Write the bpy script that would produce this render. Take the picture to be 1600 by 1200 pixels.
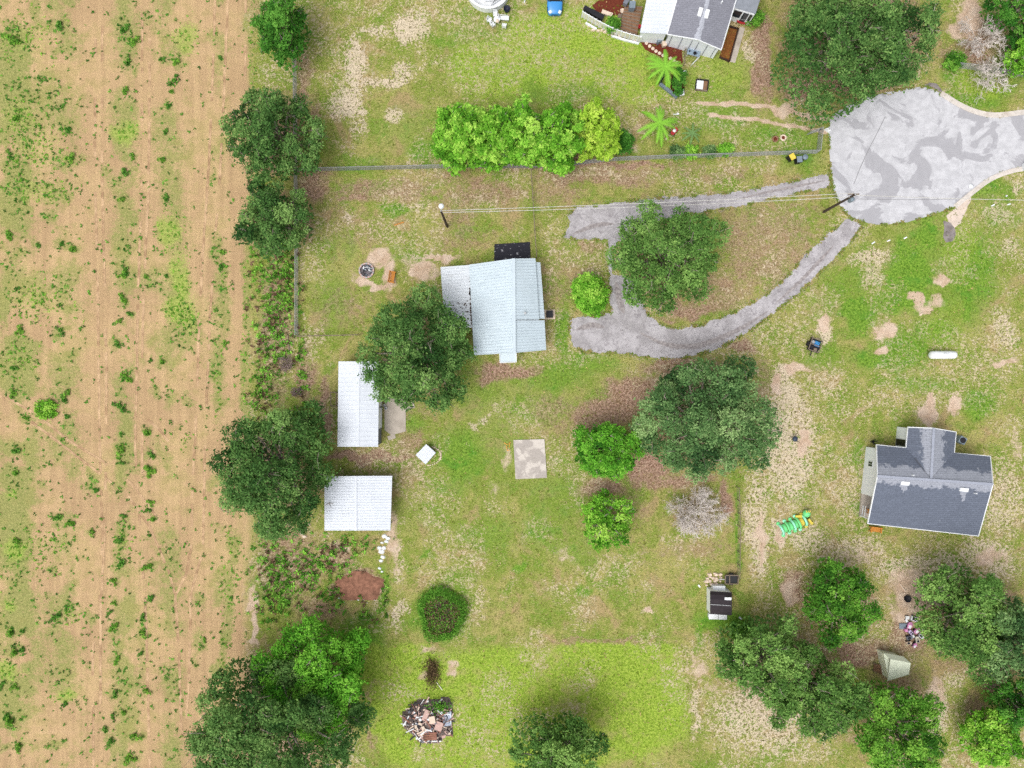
import bpy, bmesh, math, random
import numpy as np
from mathutils import Vector

# ------------------------------------------------------------------ camera, sky, sun, exposure
for _o in list(bpy.data.objects):
    bpy.data.objects.remove(_o, do_unlink=True)
SC = bpy.context.scene
COL = SC.collection
H = 83.0                      # drone height in metres
S = 0.075                     # metres per photo pixel on the ground

cam_d = bpy.data.cameras.new('camera')
cam_d.sensor_width = 36.0
cam_d.lens = 18.0 * H / 60.0
cam_d.clip_start = 0.5
cam_d.clip_end = 4000.0
cam = bpy.data.objects.new('camera', cam_d)
cam.location = (0, 0, H)
COL.objects.link(cam)
SC.camera = cam

SUN_EL, SUN_AZ = math.radians(64), math.radians(222)      # azimuth clockwise from +Y
world = bpy.data.worlds.new('World')
SC.world = world
world.use_nodes = True
wn, wl = world.node_tree.nodes, world.node_tree.links
wn.clear()
w_out = wn.new('ShaderNodeOutputWorld')
w_bg = wn.new('ShaderNodeBackground')
w_sky = wn.new('ShaderNodeTexSky')
w_sky.sky_type = 'NISHITA'
w_sky.sun_disc = False
w_sky.sun_elevation = SUN_EL
w_sky.sun_rotation = SUN_AZ
w_sky.air_density = 1.0
w_sky.dust_density = 6.0
w_sky.ozone_density = 1.0
w_hs = wn.new('ShaderNodeHueSaturation')                 # cloud cover: the sky is nearly colourless
w_hs.inputs['Saturation'].default_value = 0.22
w_bg.inputs['Strength'].default_value = 0.15
wl.new(w_sky.outputs[0], w_hs.inputs['Color'])
wl.new(w_hs.outputs[0], w_bg.inputs['Color'])
wl.new(w_bg.outputs[0], w_out.inputs['Surface'])

sun_d = bpy.data.lights.new('sun', 'SUN')
sun_d.energy = 0.65
sun_d.angle = math.radians(40)
sun_d.color = (1.0, 0.97, 0.93)
sun = bpy.data.objects.new('sun', sun_d)
_sd = Vector((math.sin(SUN_AZ) * math.cos(SUN_EL), math.cos(SUN_AZ) * math.cos(SUN_EL), math.sin(SUN_EL)))
sun.rotation_euler = _sd.to_track_quat('Z', 'Y').to_euler()
sun.location = (0, 0, 60)
COL.objects.link(sun)

SC.view_settings.view_transform = 'Standard'
SC.view_settings.look = 'None'
SC.view_settings.gamma = 1.0
SC.view_settings.use_curve_mapping = False
SC.view_settings.exposure = 0.17
SC.render.engine = 'CYCLES'
SC.cycles.max_bounces = 4
SC.cycles.diffuse_bounces = 2
SC.cycles.glossy_bounces = 2
SC.cycles.transmission_bounces = 3
SC.cycles.transparent_max_bounces = 4
SC.cycles.caustics_reflective = False
SC.cycles.caustics_refractive = False
SC.cycles.use_denoising = False
SC.cycles.denoiser = 'OPENIMAGEDENOISE'

# ------------------------------------------------------------------ helpers
RNG = np.random.default_rng(11)
random.seed(4)

def P(px, py, z=0.0):
    """photo pixel -> the point at height z that the drone sees there"""
    f = (H - z) / H
    return Vector(((px - 800.0) * S * f, (600.0 - py) * S * f, z))

def lin(r, g, b):
    def c(v):
        v /= 255.0
        return v / 12.92 if v <= 0.04045 else ((v + 0.055) / 1.055) ** 2.4
    return (c(r), c(g), c(b))

# ---- noise on arrays
_LAT = RNG.random((8, 256, 256))
def vn(x, y, scale, seed=0):
    L = _LAT[seed % 8]
    x = x / scale + 37.3 * seed + 1000; y = y / scale + 91.7 * seed + 1000
    xi = np.floor(x).astype(int); yi = np.floor(y).astype(int)
    fx = x - xi; fy = y - yi
    fx = fx * fx * (3 - 2 * fx); fy = fy * fy * (3 - 2 * fy)
    a = L[xi % 256, yi % 256]; b = L[(xi + 1) % 256, yi % 256]
    c = L[xi % 256, (yi + 1) % 256]; d = L[(xi + 1) % 256, (yi + 1) % 256]
    return (a * (1 - fx) + b * fx) * (1 - fy) + (c * (1 - fx) + d * fx) * fy
def fbm(x, y, scale, seed=0, octs=3):
    t = 0; a = 1; n = 0
    for k in range(octs):
        t = t + a * vn(x, y, scale / 2 ** k, seed + k); n += a; a *= 0.55
    return t / n
def sstep(a, b, x):
    t = np.clip((x - a) / (b - a), 0, 1)
    return t * t * (3 - 2 * t)

# ---- materials
class NT:
    def __init__(self, name):
        self.mat = bpy.data.materials.new(name); self.mat.use_nodes = True
        self.n = self.mat.node_tree.nodes; self.l = self.mat.node_tree.links
        self.bsdf = self.n['Principled BSDF']
    def node(self, t, **kw):
        o = self.n.new(t)
        for k, v in kw.items():
            setattr(o, k, v)
        return o
    def put(self, sock, v):
        if isinstance(v, bpy.types.NodeSocket):
            self.l.new(v, sock)
        elif isinstance(v, (tuple, list)):
            sock.default_value = tuple(v) + (1.0,) * (len(sock.default_value) - len(v))
        else:
            sock.default_value = v
    def m(self, op, a, b=0.0, c=0.0, clamp=False):
        o = self.node('ShaderNodeMath', operation=op, use_clamp=clamp)
        self.put(o.inputs[0], a); self.put(o.inputs[1], b)
        if op in ('MULTIPLY_ADD', 'COMPARE', 'SMOOTH_MIN'):
            self.put(o.inputs[2], c)
        return o.outputs[0]
    def ss(self, x, lo, hi):
        o = self.node('ShaderNodeMapRange', interpolation_type='SMOOTHSTEP')
        self.put(o.inputs['Value'], x); self.put(o.inputs['From Min'], lo); self.put(o.inputs['From Max'], hi)
        return o.outputs[0]
    def mix(self, f, a, b, mode='MIX'):
        o = self.node('ShaderNodeMix', data_type='RGBA', blend_type=mode)
        self.put(o.inputs[0], f); self.put(o.inputs[6], a); self.put(o.inputs[7], b)
        return o.outputs[2]
    def noise(self, co, scale, detail=3.0, rough=0.55, dist=0.0):
        o = self.node('ShaderNodeTexNoise')
        self.put(o.inputs['Vector'], co); self.put(o.inputs['Scale'], scale); self.put(o.inputs['Detail'], detail)
        self.put(o.inputs['Roughness'], rough); self.put(o.inputs['Distortion'], dist)
        return o.outputs[0]
    def pos(self):
        return self.node('ShaderNodeNewGeometry').outputs['Position']
    def obj(self):
        return self.node('ShaderNodeTexCoord').outputs['Object']
    def scale(self, co, s):
        o = self.node('ShaderNodeMapping'); self.put(o.inputs['Vector'], co); o.inputs['Scale'].default_value = s
        return o.outputs[0]
    def attr(self, name):
        o = self.node('ShaderNodeAttribute', attribute_name=name)
        return o
    def bump(self, h, strength=0.3, dist=0.05):
        o = self.node('ShaderNodeBump'); self.put(o.inputs['Height'], h)
        o.inputs['Strength'].default_value = strength; o.inputs['Distance'].default_value = dist
        self.l.new(o.outputs[0], self.bsdf.inputs['Normal'])
    def done(self, col, rough=0.8, spec=0.25, metal=0.0):
        self.put(self.bsdf.inputs['Base Color'], col); self.put(self.bsdf.inputs['Roughness'], rough)
        self.put(self.bsdf.inputs['Specular IOR Level'], spec); self.put(self.bsdf.inputs['Metallic'], metal)
        return self.mat

def plain(name, rgb, rough=0.7, var=0.18, scale=3.0, spec=0.25, metal=0.0, dirt=None):
    """a paint or plastic: base colour with uneven wear and faint dirt"""
    t = NT(name); co = t.pos()
    n = t.noise(co, scale, 4.0, 0.6)
    lo = tuple(c * (1 - var) for c in rgb); hi = tuple(min(1, c * (1 + var * 0.6)) for c in rgb)
    c = t.mix(t.ss(n, 0.3, 0.7), lo, hi)
    if dirt:
        c = t.mix(t.m('MULTIPLY', t.ss(t.noise(co, scale * 0.4, 5.0, 0.65), 0.52, 0.72), 0.6), c, dirt)
    return t.done(c, rough, spec, metal)

# ---- mesh builder (coordinates in the world; build() makes them local to the parent)
class MB:
    def __init__(self):
        self.v = []; self.f = []
    def add(self, vs, fs):
        o = len(self.v); self.v += [tuple(x) for x in vs]; self.f += [tuple(i + o for i in f) for f in fs]
        return self
    def box(self, c, size, rz=0.0, tilt=None):
        sx, sy, sz = [s / 2 for s in size]; ca, sa = math.cos(rz), math.sin(rz); vs = []
        for dz in (-sz, sz):
            for dx, dy in ((-sx, -sy), (sx, -sy), (sx, sy), (-sx, sy)):
                z = dz
                if tilt: z += dx * tilt[0] + dy * tilt[1]
                vs.append((c[0] + dx * ca - dy * sa, c[1] + dx * sa + dy * ca, c[2] + z))
        return self.add(vs, [(3, 2, 1, 0), (4, 5, 6, 7), (0, 1, 5, 4), (1, 2, 6, 5), (2, 3, 7, 6), (3, 0, 4, 7)])
    def bar(self, a, b, w, h=None):
        """a beam of rectangular section from a to b"""
        a = Vector(a); b = Vector(b); h = h or w; d = (b - a).normalized()
        up = Vector((0, 0, 1)) if abs(d.z) < 0.95 else Vector((1, 0, 0))
        s = d.cross(up).normalized() * (w / 2); u = s.cross(d).normalized() * (h / 2)
        vs = [a - s - u, a + s - u, a + s + u, a - s + u, b - s - u, b + s - u, b + s + u, b - s + u]
        return self.add(vs, [(0, 1, 2, 3), (7, 6, 5, 4), (0, 4, 5, 1), (1, 5, 6, 2), (2, 6, 7, 3), (3, 7, 4, 0)])
    def tube(self, pts, rad, n=6, cap=True):
        pts = [Vector(p) for p in pts]
        rad = rad if isinstance(rad, (list, tuple)) else [rad] * len(pts)
        o = len(self.v)
        for i, p in enumerate(pts):
            d = (pts[min(i + 1, len(pts) - 1)] - pts[max(i - 1, 0)]).normalized()
            up = Vector((0, 0, 1)) if abs(d.z) < 0.9 else Vector((1, 0, 0))
            s = d.cross(up).normalized(); u = s.cross(d)
            for k in range(n):
                t = 2 * math.pi * k / n
                self.v.append(tuple(p + (s * math.cos(t) + u * math.sin(t)) * rad[i]))
        for i in range(len(pts) - 1):
            for k in range(n):
                k2 = (k + 1) % n
                self.f.append((o + i * n + k, o + i * n + k2, o + (i + 1) * n + k2, o + (i + 1) * n + k))
        if cap:
            self.f.append(tuple(o + k for k in reversed(range(n))))
            self.f.append(tuple(o + (len(pts) - 1) * n + k for k in range(n)))
        return self
    def lathe(self, c, prof, n=16, ang=0.0, sx=1.0, sy=1.0):
        """profile [(radius, z)] turned about the vertical through c"""
        o = len(self.v)
        for r, z in prof:
            for k in range(n):
                t = 2 * math.pi * k / n + ang
                self.v.append((c[0] + r * sx * math.cos(t), c[1] + r * sy * math.sin(t), c[2] + z))
        for i in range(len(prof) - 1):
            for k in range(n):
                k2 = (k + 1) % n
                self.f.append((o + i * n + k, o + i * n + k2, o + (i + 1) * n + k2, o + (i + 1) * n + k))
        self.f.append(tuple(o + (len(prof) - 1) * n + k for k in range(n)))
        self.f.append(tuple(o + k for k in reversed(range(n))))
        return self
    def prism(self, poly, z0, z1):
        """poly: xy points; z0, z1 numbers or per-point lists"""
        n = len(poly)
        a = z0 if isinstance(z0, (list, tuple)) else [z0] * n
        b = z1 if isinstance(z1, (list, tuple)) else [z1] * n
        vs = [(p[0], p[1], a[i]) for i, p in enumerate(poly)] + [(p[0], p[1], b[i]) for i, p in enumerate(poly)]
        ar = sum(poly[i][0] * poly[(i + 1) % n][1] - poly[(i + 1) % n][0] * poly[i][1] for i in range(n))
        fs = [tuple(range(n, 2 * n)), tuple(reversed(range(n)))]
        fs += [(i, (i + 1) % n, n + (i + 1) % n, n + i) for i in range(n)]
        if ar < 0: fs = [tuple(reversed(f)) for f in fs]
        return self.add(vs, fs)
    def slab(self, quad, t):
        """a sheet with thickness t hung below the 3D corner points"""
        n = len(quad)
        vs = [tuple(q) for q in quad] + [(q[0], q[1], q[2] - t) for q in quad]
        fs = [tuple(range(n)), tuple(reversed(range(n, 2 * n)))] + [(i, i + n, (i + 1) % n + n, (i + 1) % n) for i in range(n)]
        a, b, c = [Vector(q) for q in quad[:3]]
        if (b - a).cross(c - a).z < 0: fs = [tuple(reversed(f)) for f in fs]
        return self.add(vs, fs)
    def build(self, name, mat, parent=None, smooth=False):
        me = bpy.data.meshes.new(name)
        off = Vector(parent_world(parent)) if parent else Vector((0, 0, 0))
        me.from_pydata([(x[0] - off.x, x[1] - off.y, x[2] - off.z) for x in self.v], [], self.f)
        if smooth:
            me.polygons.foreach_set('use_smooth', [True] * len(me.polygons))
        me.materials.append(mat)
        o = bpy.data.objects.new(name, me); COL.objects.link(o)
        if parent: o.parent = parent
        return o

def parent_world(o):
    v = Vector((0, 0, 0))
    while o is not None:
        v += o.location; o = o.parent
    return v

def tag(o, label, cat, group=None):
    o['label'] = label; o['category'] = cat
    if group: o['group'] = group
    return o
def thing(name, label, cat, loc, group=None):
    o = bpy.data.objects.new(name, None); o.empty_display_size = 0.3
    o.location = (loc[0], loc[1], loc[2] if len(loc) > 2 else 0.0)
    COL.objects.link(o)
    return tag(o, label, cat, group)
def kind(o, k):
    o['kind'] = k
    return o

def np_mesh(name, verts, loops, nper, mat, parent=None, colors=None, smooth=False):
    """a mesh from arrays; faces all have nper corners"""
    me = bpy.data.meshes.new(name)
    nv = len(verts); nf = len(loops) // nper
    off = np.array(parent_world(parent)) if parent else np.zeros(3)
    me.vertices.add(nv); me.vertices.foreach_set('co', (verts - off).astype(np.float32).ravel())
    me.loops.add(len(loops)); me.loops.foreach_set('vertex_index', loops.astype(np.int32))
    me.polygons.add(nf)
    me.polygons.foreach_set('loop_start', np.arange(0, len(loops), nper, dtype=np.int32))
    me.polygons.foreach_set('loop_total', np.full(nf, nper, dtype=np.int32))
    if smooth: me.polygons.foreach_set('use_smooth', np.ones(nf, dtype=bool))
    if colors is not None:
        for cn, arr in colors.items():
            at = me.attributes.new(cn, 'FLOAT_COLOR', 'POINT')
            at.data.foreach_set('color', arr.astype(np.float32).ravel())
    me.update(calc_edges=True)
    me.materials.append(mat)
    o = bpy.data.objects.new(name, me); COL.objects.link(o)
    if parent: o.parent = parent
    return o

# ------------------------------------------------------------------ ground cover, laid out in photo pixels (x, y, rx, ry, amount)
B_SAND = [(640,45,34,30,1),(600,128,55,12,.85),(630,115,15,20,.8),(580,48,36,13,.8),(665,20,40,14,.7),(558,200,18,32,.7),(617,182,18,14,.9),(530,165,26,30,.8),(700,30,40,16,.6),(490,30,30,60,.45),(740,120,50,40,.5),(1230,690,60,140,.8),(1330,760,60,100,.6),(1500,620,110,30,.55),(1565,780,60,90,.66),(1450,890,130,40,.75),(1200,1120,130,85,.75),(1290,600,60,45,.6),(1180,800,24,110,.75),(1390,620,70,40,.55),(1560,890,50,30,.7),(1330,860,90,40,.7),(600,60,140,70,.42),(760,130,80,50,.42),(555,110,20,70,.9),(600,130,45,8,.6),(625,118,12,12,.7),(575,45,25,8,.7),(640,45,25,22,.9),(660,20,25,10,.6),(700,25,25,8,.5),
 (540,160,22,32,1),(560,172,15,15,.8),(617,182,12,10,.75),(570,210,8,15,.5),(735,30,12,15,.6),(760,110,60,40,.38),(500,160,10,12,.5),(575,250,10,6,.4),
 (500,20,30,40,.32),(660,90,60,60,.3),(700,170,90,40,.3),(655,320,25,12,.65),(545,345,15,20,.65),(600,350,40,12,.45),(640,362,40,20,.42),(760,315,45,28,.55),
 (800,280,30,8,.5),(930,270,85,14,.6),(1040,275,60,15,.5),(500,440,15,15,.5),(490,420,8,25,.42),(475,500,6,25,.55),(560,470,40,20,.25),(510,310,20,10,.4),
 (690,395,40,8,.7),(1360,400,45,20,.8),(1365,430,22,28,.7),(1330,395,15,10,.6),(1560,330,30,20,.75),(1575,390,28,25,.65),(1590,290,15,15,.75),(1580,460,25,15,.5),
 (1570,515,30,45,.72),(1540,590,50,25,.5),(1290,520,16,26,1),(1225,580,22,15,1),(1215,600,12,25,1),(1235,620,22,32,1),(1255,690,12,25,1),(1220,690,22,22,.85),
 (1250,720,100,170,.56),(1185,860,20,60,.85),(1260,840,50,30,.72),(1215,830,15,35,1),(1300,870,60,30,.62),(1330,640,60,30,.52),(1450,638,18,30,1),(1490,630,9,25,.85),
 (1570,760,40,70,.58),(1540,860,60,30,.72),(1430,870,90,28,.55),(1200,1130,120,60,.62),(1088,1110,9,60,.75),(1130,1130,12,50,.45),(1460,1110,25,60,.85),(1490,1060,30,15,.7),
 (1250,1180,90,25,.6),(850,430,50,60,.38),(920,400,45,35,.5),(1200,370,85,65,.42),(1150,460,65,35,.42),(1050,500,40,10,.35),(760,655,14,9,.8),(740,665,11,11,.9),(790,640,22,12,.45),
 (690,690,20,15,.45),(650,745,12,12,.6),(625,880,15,60,.6),(625,960,15,25,.8),(770,790,30,20,.5),(820,835,15,20,.5),(880,920,60,30,.52),(1010,915,22,20,.55),(1015,955,10,12,.85),
 (1000,930,30,20,.42),(950,920,50,30,.4),(1040,975,22,15,.45),(700,920,60,60,.3),(830,1000,45,15,.5),(1000,870,60,20,.35),(1500,900,40,20,.5),(900,340,30,14,.45),(1100,270,120,14,.4),
 (1170,85,10,22,.9),(870,20,16,12,.5),(830,15,20,20,.4),(1105,135,28,26,.45),(1140,150,40,20,.35),(590,70,110,90,.3),(650,790,60,60,.3),(740,880,140,60,.26),(1400,640,60,30,.45),
 (1290,450,60,40,.32),(1230,480,40,30,.36),(1560,420,40,60,.4),(1470,600,60,20,.4),(680,640,20,8,.4),(1250,225,22,14,.5),(960,900,120,60,.25),(1320,760,60,60,.4)]
B_LUSH = [(432,520,26,140,.55),(440,890,50,60,.5),(760,60,90,50,.4),(1020,60,30,40,.6),(860,150,120,18,.5),(640,200,60,40,.35),(1130,110,60,40,.4),(780,690,60,80,.35),(900,850,60,40,.35),(660,800,50,40,.3),(1470,420,100,110,.45),(1330,440,60,60,.4),(1290,480,40,30,.4),(700,70,30,10,.6),(720,98,14,8,.6),(670,238,32,22,.85),(560,252,45,10,.5),(840,100,120,70,.62),(960,80,60,60,.85),(900,60,50,45,.7),(1000,130,45,25,.9),(940,140,80,22,.7),
 (1180,250,30,10,.5),(1250,235,35,35,.55),(1130,185,60,30,.5),(620,328,26,9,.95),(730,362,28,9,.5),(640,400,45,15,.5),(520,470,30,60,.42),(520,380,12,18,.45),(590,300,20,14,.5),(545,380,14,30,.45),(880,520,12,50,.85),(900,572,70,18,.62),
 (860,590,80,25,.5),(750,620,60,30,.42),(720,710,42,50,.66),(700,760,30,30,.5),(760,830,50,30,.45),(720,900,30,15,.45),(835,830,30,40,.4),(810,890,14,9,1),(670,870,9,7,.85),
 (910,930,12,9,1),(875,770,55,60,.4),(850,830,45,14,.6),(830,640,80,30,.45),(1420,430,40,60,.95),(1390,470,40,22,.85),(1340,490,30,28,1),(1450,370,22,28,.85),(1520,430,42,85,.66),
 (1510,460,15,42,.95),(1410,550,42,32,.95),(1370,560,40,22,.75),(1460,520,42,28,.7),(1530,630,28,22,1),(1560,330,45,40,.5),(1540,120,60,38,.95),(1500,160,65,15,.85),(1490,125,22,18,.75),
 (1530,292,55,20,.65),(1420,345,60,8,.65),(560,1000,40,40,.8),(1152,830,4,85,.85),(1130,970,45,15,.95),(1095,985,10,25,.85),(1340,800,9,13,.85),(1340,710,10,26,.65),(600,925,6,30,.95),
 (570,965,14,14,1),(480,600,8,50,.5),(690,560,60,90,.4),(690,960,42,46,.8),(1120,130,50,25,.45),(1210,215,60,22,.6),(700,1060,60,50,.4),(1440,600,60,14,.6),(1290,560,40,20,.5),(420,720,90,90,.55),(640,660,30,14,.5),(545,265,30,5,.7)]
B_LIT = [(600,300,120,22,.6),(760,300,80,30,.62),(930,275,110,18,.68),(1100,272,120,14,.5),(1200,390,95,85,.58),(1120,460,60,40,.6),(560,360,60,40,.42),(720,370,60,30,.45),(540,480,60,40,.42),(870,440,40,60,.45),(560,310,40,10,.7),(640,300,40,10,.6),(530,330,30,16,.45),(720,330,50,30,.5),(870,300,60,24,.5),(900,430,40,40,.4),(700,430,20,30,.5),(640,750,20,40,.5),(860,640,40,30,.5),(930,650,50,30,.7),(1180,420,60,60,.45),(1230,330,60,24,.45),(560,450,50,40,.3),(500,500,20,60,.4),(620,640,30,30,.5),(1190,600,30,60,.5),(1000,860,120,30,.3),(760,940,60,30,.25),(1000,610,60,30,.85),(960,640,55,25,.8),(890,660,40,42,.5),(1050,572,45,15,.85),(1160,545,28,12,.95),(1010,730,42,26,.95),(940,762,45,15,.75),(1060,752,65,15,.75),(990,790,30,42,.45),
 (1135,780,10,28,.95),(1090,860,60,20,.5),(790,578,55,15,.85),(770,590,32,12,.75),(580,715,75,10,1),(640,690,30,25,.6),(507,640,10,60,.85),(480,600,20,40,.7),(480,560,15,40,.5),
 (490,290,28,34,.75),(480,360,15,32,.65),(475,120,14,52,.65),(497,190,9,62,.55),(472,60,10,42,.45),(545,312,28,5,.75),(620,305,34,6,.65),(700,280,65,12,.55),(960,257,130,6,.75),
 (1190,90,20,85,.85),(1250,140,42,22,.75),(1530,60,36,34,.85),(1480,80,15,15,.6),(1530,85,28,22,.85),(920,385,26,12,.65),(930,375,18,20,.45),(1160,400,28,65,.55),(1080,482,55,16,.75),
 (1040,500,22,8,.75),(1240,360,42,42,.4),(432,520,32,140,.62),(450,880,65,70,.66),(530,875,36,20,.7),(940,1001,125,7,.55),(840,1110,16,6,.45),(905,1120,10,14,.45),(1240,920,20,32,.95),
 (1350,1020,52,22,.95),(1420,990,34,42,.8),(1520,1110,18,26,.65),(1330,1150,32,20,.55),(1555,1070,22,10,.75),(580,1120,4,62,.65),(560,915,40,24,1),(500,950,40,20,.6),(660,555,70,90,.6),
 (425,735,80,85,.7),(428,205,60,75,.7),(425,345,50,60,.7),(1320,945,55,60,.75),(1230,1055,110,75,.75),(1410,1120,65,80,.75),(1530,980,90,90,.75),(430,1120,130,110,.8),(865,1190,45,35,.5),(1340,60,120,110,.8),(1100,655,100,95,.8),(1042,400,75,70,.75),(815,250,140,12,.8),
 (950,810,40,40,.5),(1088,803,55,48,.55),(540,390,40,30,.3),(900,320,60,30,.3),(850,700,20,60,.35)]
B_DIRT = [(590,400,26,16,.9),(608,425,12,22,.9),(585,445,30,9,.9),(555,430,12,22,.5),(660,425,24,18,1),(690,400,40,9,.85),(640,410,20,14,.5),(1225,170,24,12,1),(1515,28,22,38,1),(1490,48,16,15,.85),
 (1388,515,20,14,1),(1430,466,14,9,1),(1470,440,12,8,.95),(1440,482,20,10,.75),(1376,542,7,9,.9),(1460,470,14,10,.7),(1450,637,15,26,.85),(1490,632,8,22,.8),(1420,930,36,45,.95),(1215,600,9,22,.95),
 (1240,575,18,9,.95),(1255,692,9,22,.9),(1290,508,12,16,.9),(1215,830,10,30,.9),(1185,845,8,50,.8),(615,835,10,50,.7),(840,660,8,8,.5),(790,720,10,30,.55),(770,765,12,20,.4),(1015,955,8,9,.85),
 (1088,1040,16,30,.55),(1110,1075,20,12,.55),(705,1042,16,13,.75),(672,1020,18,9,.7),(662,1055,9,11,.7),(885,868,14,14,.5),(1570,563,26,6,.8),(1385,770,0.1,0.1,0),(398,960,7,60,.9),(385,930,6,40,.6),(560,915,36,20,.6),
 (1590,700,8,40,.5),(1545,870,30,16,.8),(1235,930,18,30,.7),(1460,1080,14,40,.7),(1205,1000,14,14,.4),(530,855,22,12,.6),(620,860,8,40,.6),(1140,165,12,5,.6),(820,20,24,14,.45),(1000,200,20,12,.55),(985,235,22,12,.5),(1345,870,60,18,.5)]
B_LIME = [(820,1110,280,105,1),(640,1100,70,110,.95),(1000,1080,80,120,1),(560,1060,40,90,.8),(960,1020,110,25,.9),(1540,120,60,38,.6),(900,70,130,70,.9),(960,90,60,50,.9),(770,110,80,60,.6),(1000,140,80,30,.7),(1120,110,60,50,.5),(1480,520,50,60,.4),(1500,380,30,70,.45)]
RUTS = [((1090,163),(1150,163),(1200,166),(1250,178),(1296,187),3.2),((1110,180),(1160,186),(1200,191),(1250,199),(1296,207),3.2)]
# weeds in the field: soft green cover (and the tufts that stand on it)
FW = [(20,55,22,25),(90,38,18,15),(100,80,20,10),(200,45,18,18),(225,28,10,10),(203,70,10,20),(195,95,12,15),(255,92,6,10),(273,98,7,8),(270,127,6,7),(268,143,4,5),(265,166,7,5),(210,110,7,12),
 (197,140,9,10),(35,210,20,25),(105,200,18,12),(25,130,18,12),(70,125,20,8),(60,160,60,25),(25,255,22,22),(105,255,22,18),(50,290,50,12),(197,265,6,12),(215,262,4,8),(208,245,6,6),
 (255,248,7,7),(260,205,8,7),(165,265,10,10),(180,285,15,12),(255,290,10,8),(335,275,5,15),(340,50,4,10),(25,310,20,20),(90,305,25,12),(38,340,8,25),(80,335,15,15),(15,368,12,8),(35,370,10,6),
 (25,395,20,12),(113,390,8,8),(98,380,8,10),(60,383,6,5),(200,385,15,18),(195,425,10,15),(262,310,10,15),(290,515,22,35),(235,435,20,15),(30,455,20,15),(97,455,12,25),(60,465,10,12),(15,415,12,15),
 (192,465,7,14),(203,490,6,7),(187,500,5,8),(183,540,8,14),(198,585,8,20),(254,566,6,6),(235,565,3,8),(95,520,10,12),(110,555,10,12),(30,518,12,5),(25,550,12,12),(25,575,15,12),(55,568,6,4),
 (340,395,12,25),(345,490,12,30),(340,560,12,50),(25,612,12,8),(45,618,8,6),(100,620,10,10),(105,650,6,6),(105,665,8,10),(40,652,10,8),(25,700,15,15),(35,710,10,6),(95,690,10,12),(188,635,8,10),
 (185,615,6,6),(240,610,8,8),(230,677,8,9),(190,695,12,25),(235,710,8,8),(237,737,12,9),(145,750,12,20),(190,765,12,12),(25,740,8,6),(30,760,10,12),(65,755,8,8),(95,810,18,15),(143,830,6,7),
 (190,835,15,25),(100,850,18,15),(235,885,9,10),(250,865,10,10),(190,885,15,15),(265,620,10,15),(290,615,6,8),(295,630,8,8),(270,860,12,15),(30,890,18,12),(85,890,10,8),(235,790,5,5),(232,798,4,4),
 (240,810,5,5),(235,835,5,5),(20,905,20,8),(180,908,8,10),(18,990,10,10),(35,985,8,4),(88,965,10,8),(110,950,20,15),(140,970,8,12),(180,940,4,8),(178,980,8,14),(223,965,8,12),(222,990,10,15),
 (235,935,4,6),(25,1015,18,15),(105,1050,15,20),(25,1070,8,8),(185,1010,8,10),(183,1030,10,14),(178,1080,12,15),(200,1065,15,20),(220,1030,5,20),(225,1080,8,8),(270,1065,18,30),(255,980,8,8),
 (310,940,12,15),(312,1000,8,20),(305,1035,6,10),(18,1125,18,16),(30,1165,12,14),(10,1170,8,8),(80,1165,12,10),(165,1140,6,5),(210,1150,12,8),(172,1165,7,14),(205,1183,12,9),(175,1185,6,8),
 (265,1175,18,12),(200,1110,15,15),(140,1040,8,8)]
FL = [(290,60,22,28,.75),(198,205,28,18,.95),(265,360,22,30,.85),(280,440,18,55,1),(270,485,25,25,.95),(25,860,20,25,.95),(15,945,14,15,.85),(15,1050,22,20,.9),(100,1090,20,12,.85),(72,642,20,16,.9),
 (290,490,22,40,.7),(20,770,14,14,.6),(60,300,60,20,.45),(30,180,40,40,.45),(60,230,60,40,.45),(40,60,60,40,.4),(60,470,60,40,.4),(30,560,40,30,.35),(60,860,40,40,.3),(110,960,20,20,.4),(190,850,20,20,.5),(290,690,14,20,.3)]
VERGE = [(385,470,7,80),(384,560,7,70),(383,640,6,50),(350,440,10,40),(340,600,10,50),(362,860,14,40),(356,930,12,50),(352,1000,10,45),(345,1050,12,30),(395,395,8,10),(392,40,6,60),(395,110,8,20)]

def blobs(px, py, L, soft=(1.35, .55)):
    out = np.zeros_like(px)
    for b in L:
        x, y, rx, ry, s = b
        mx = max(rx, ry) * 2.0
        sel = (np.abs(px - x) < mx) & (np.abs(py - y) < mx)
        if not sel.any(): continue
        d = np.sqrt(((px[sel] - x) / rx) ** 2 + ((py[sel] - y) / ry) ** 2)
        out[sel] = np.maximum(out[sel], s * sstep(soft[0], soft[1], d))
    return out

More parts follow.
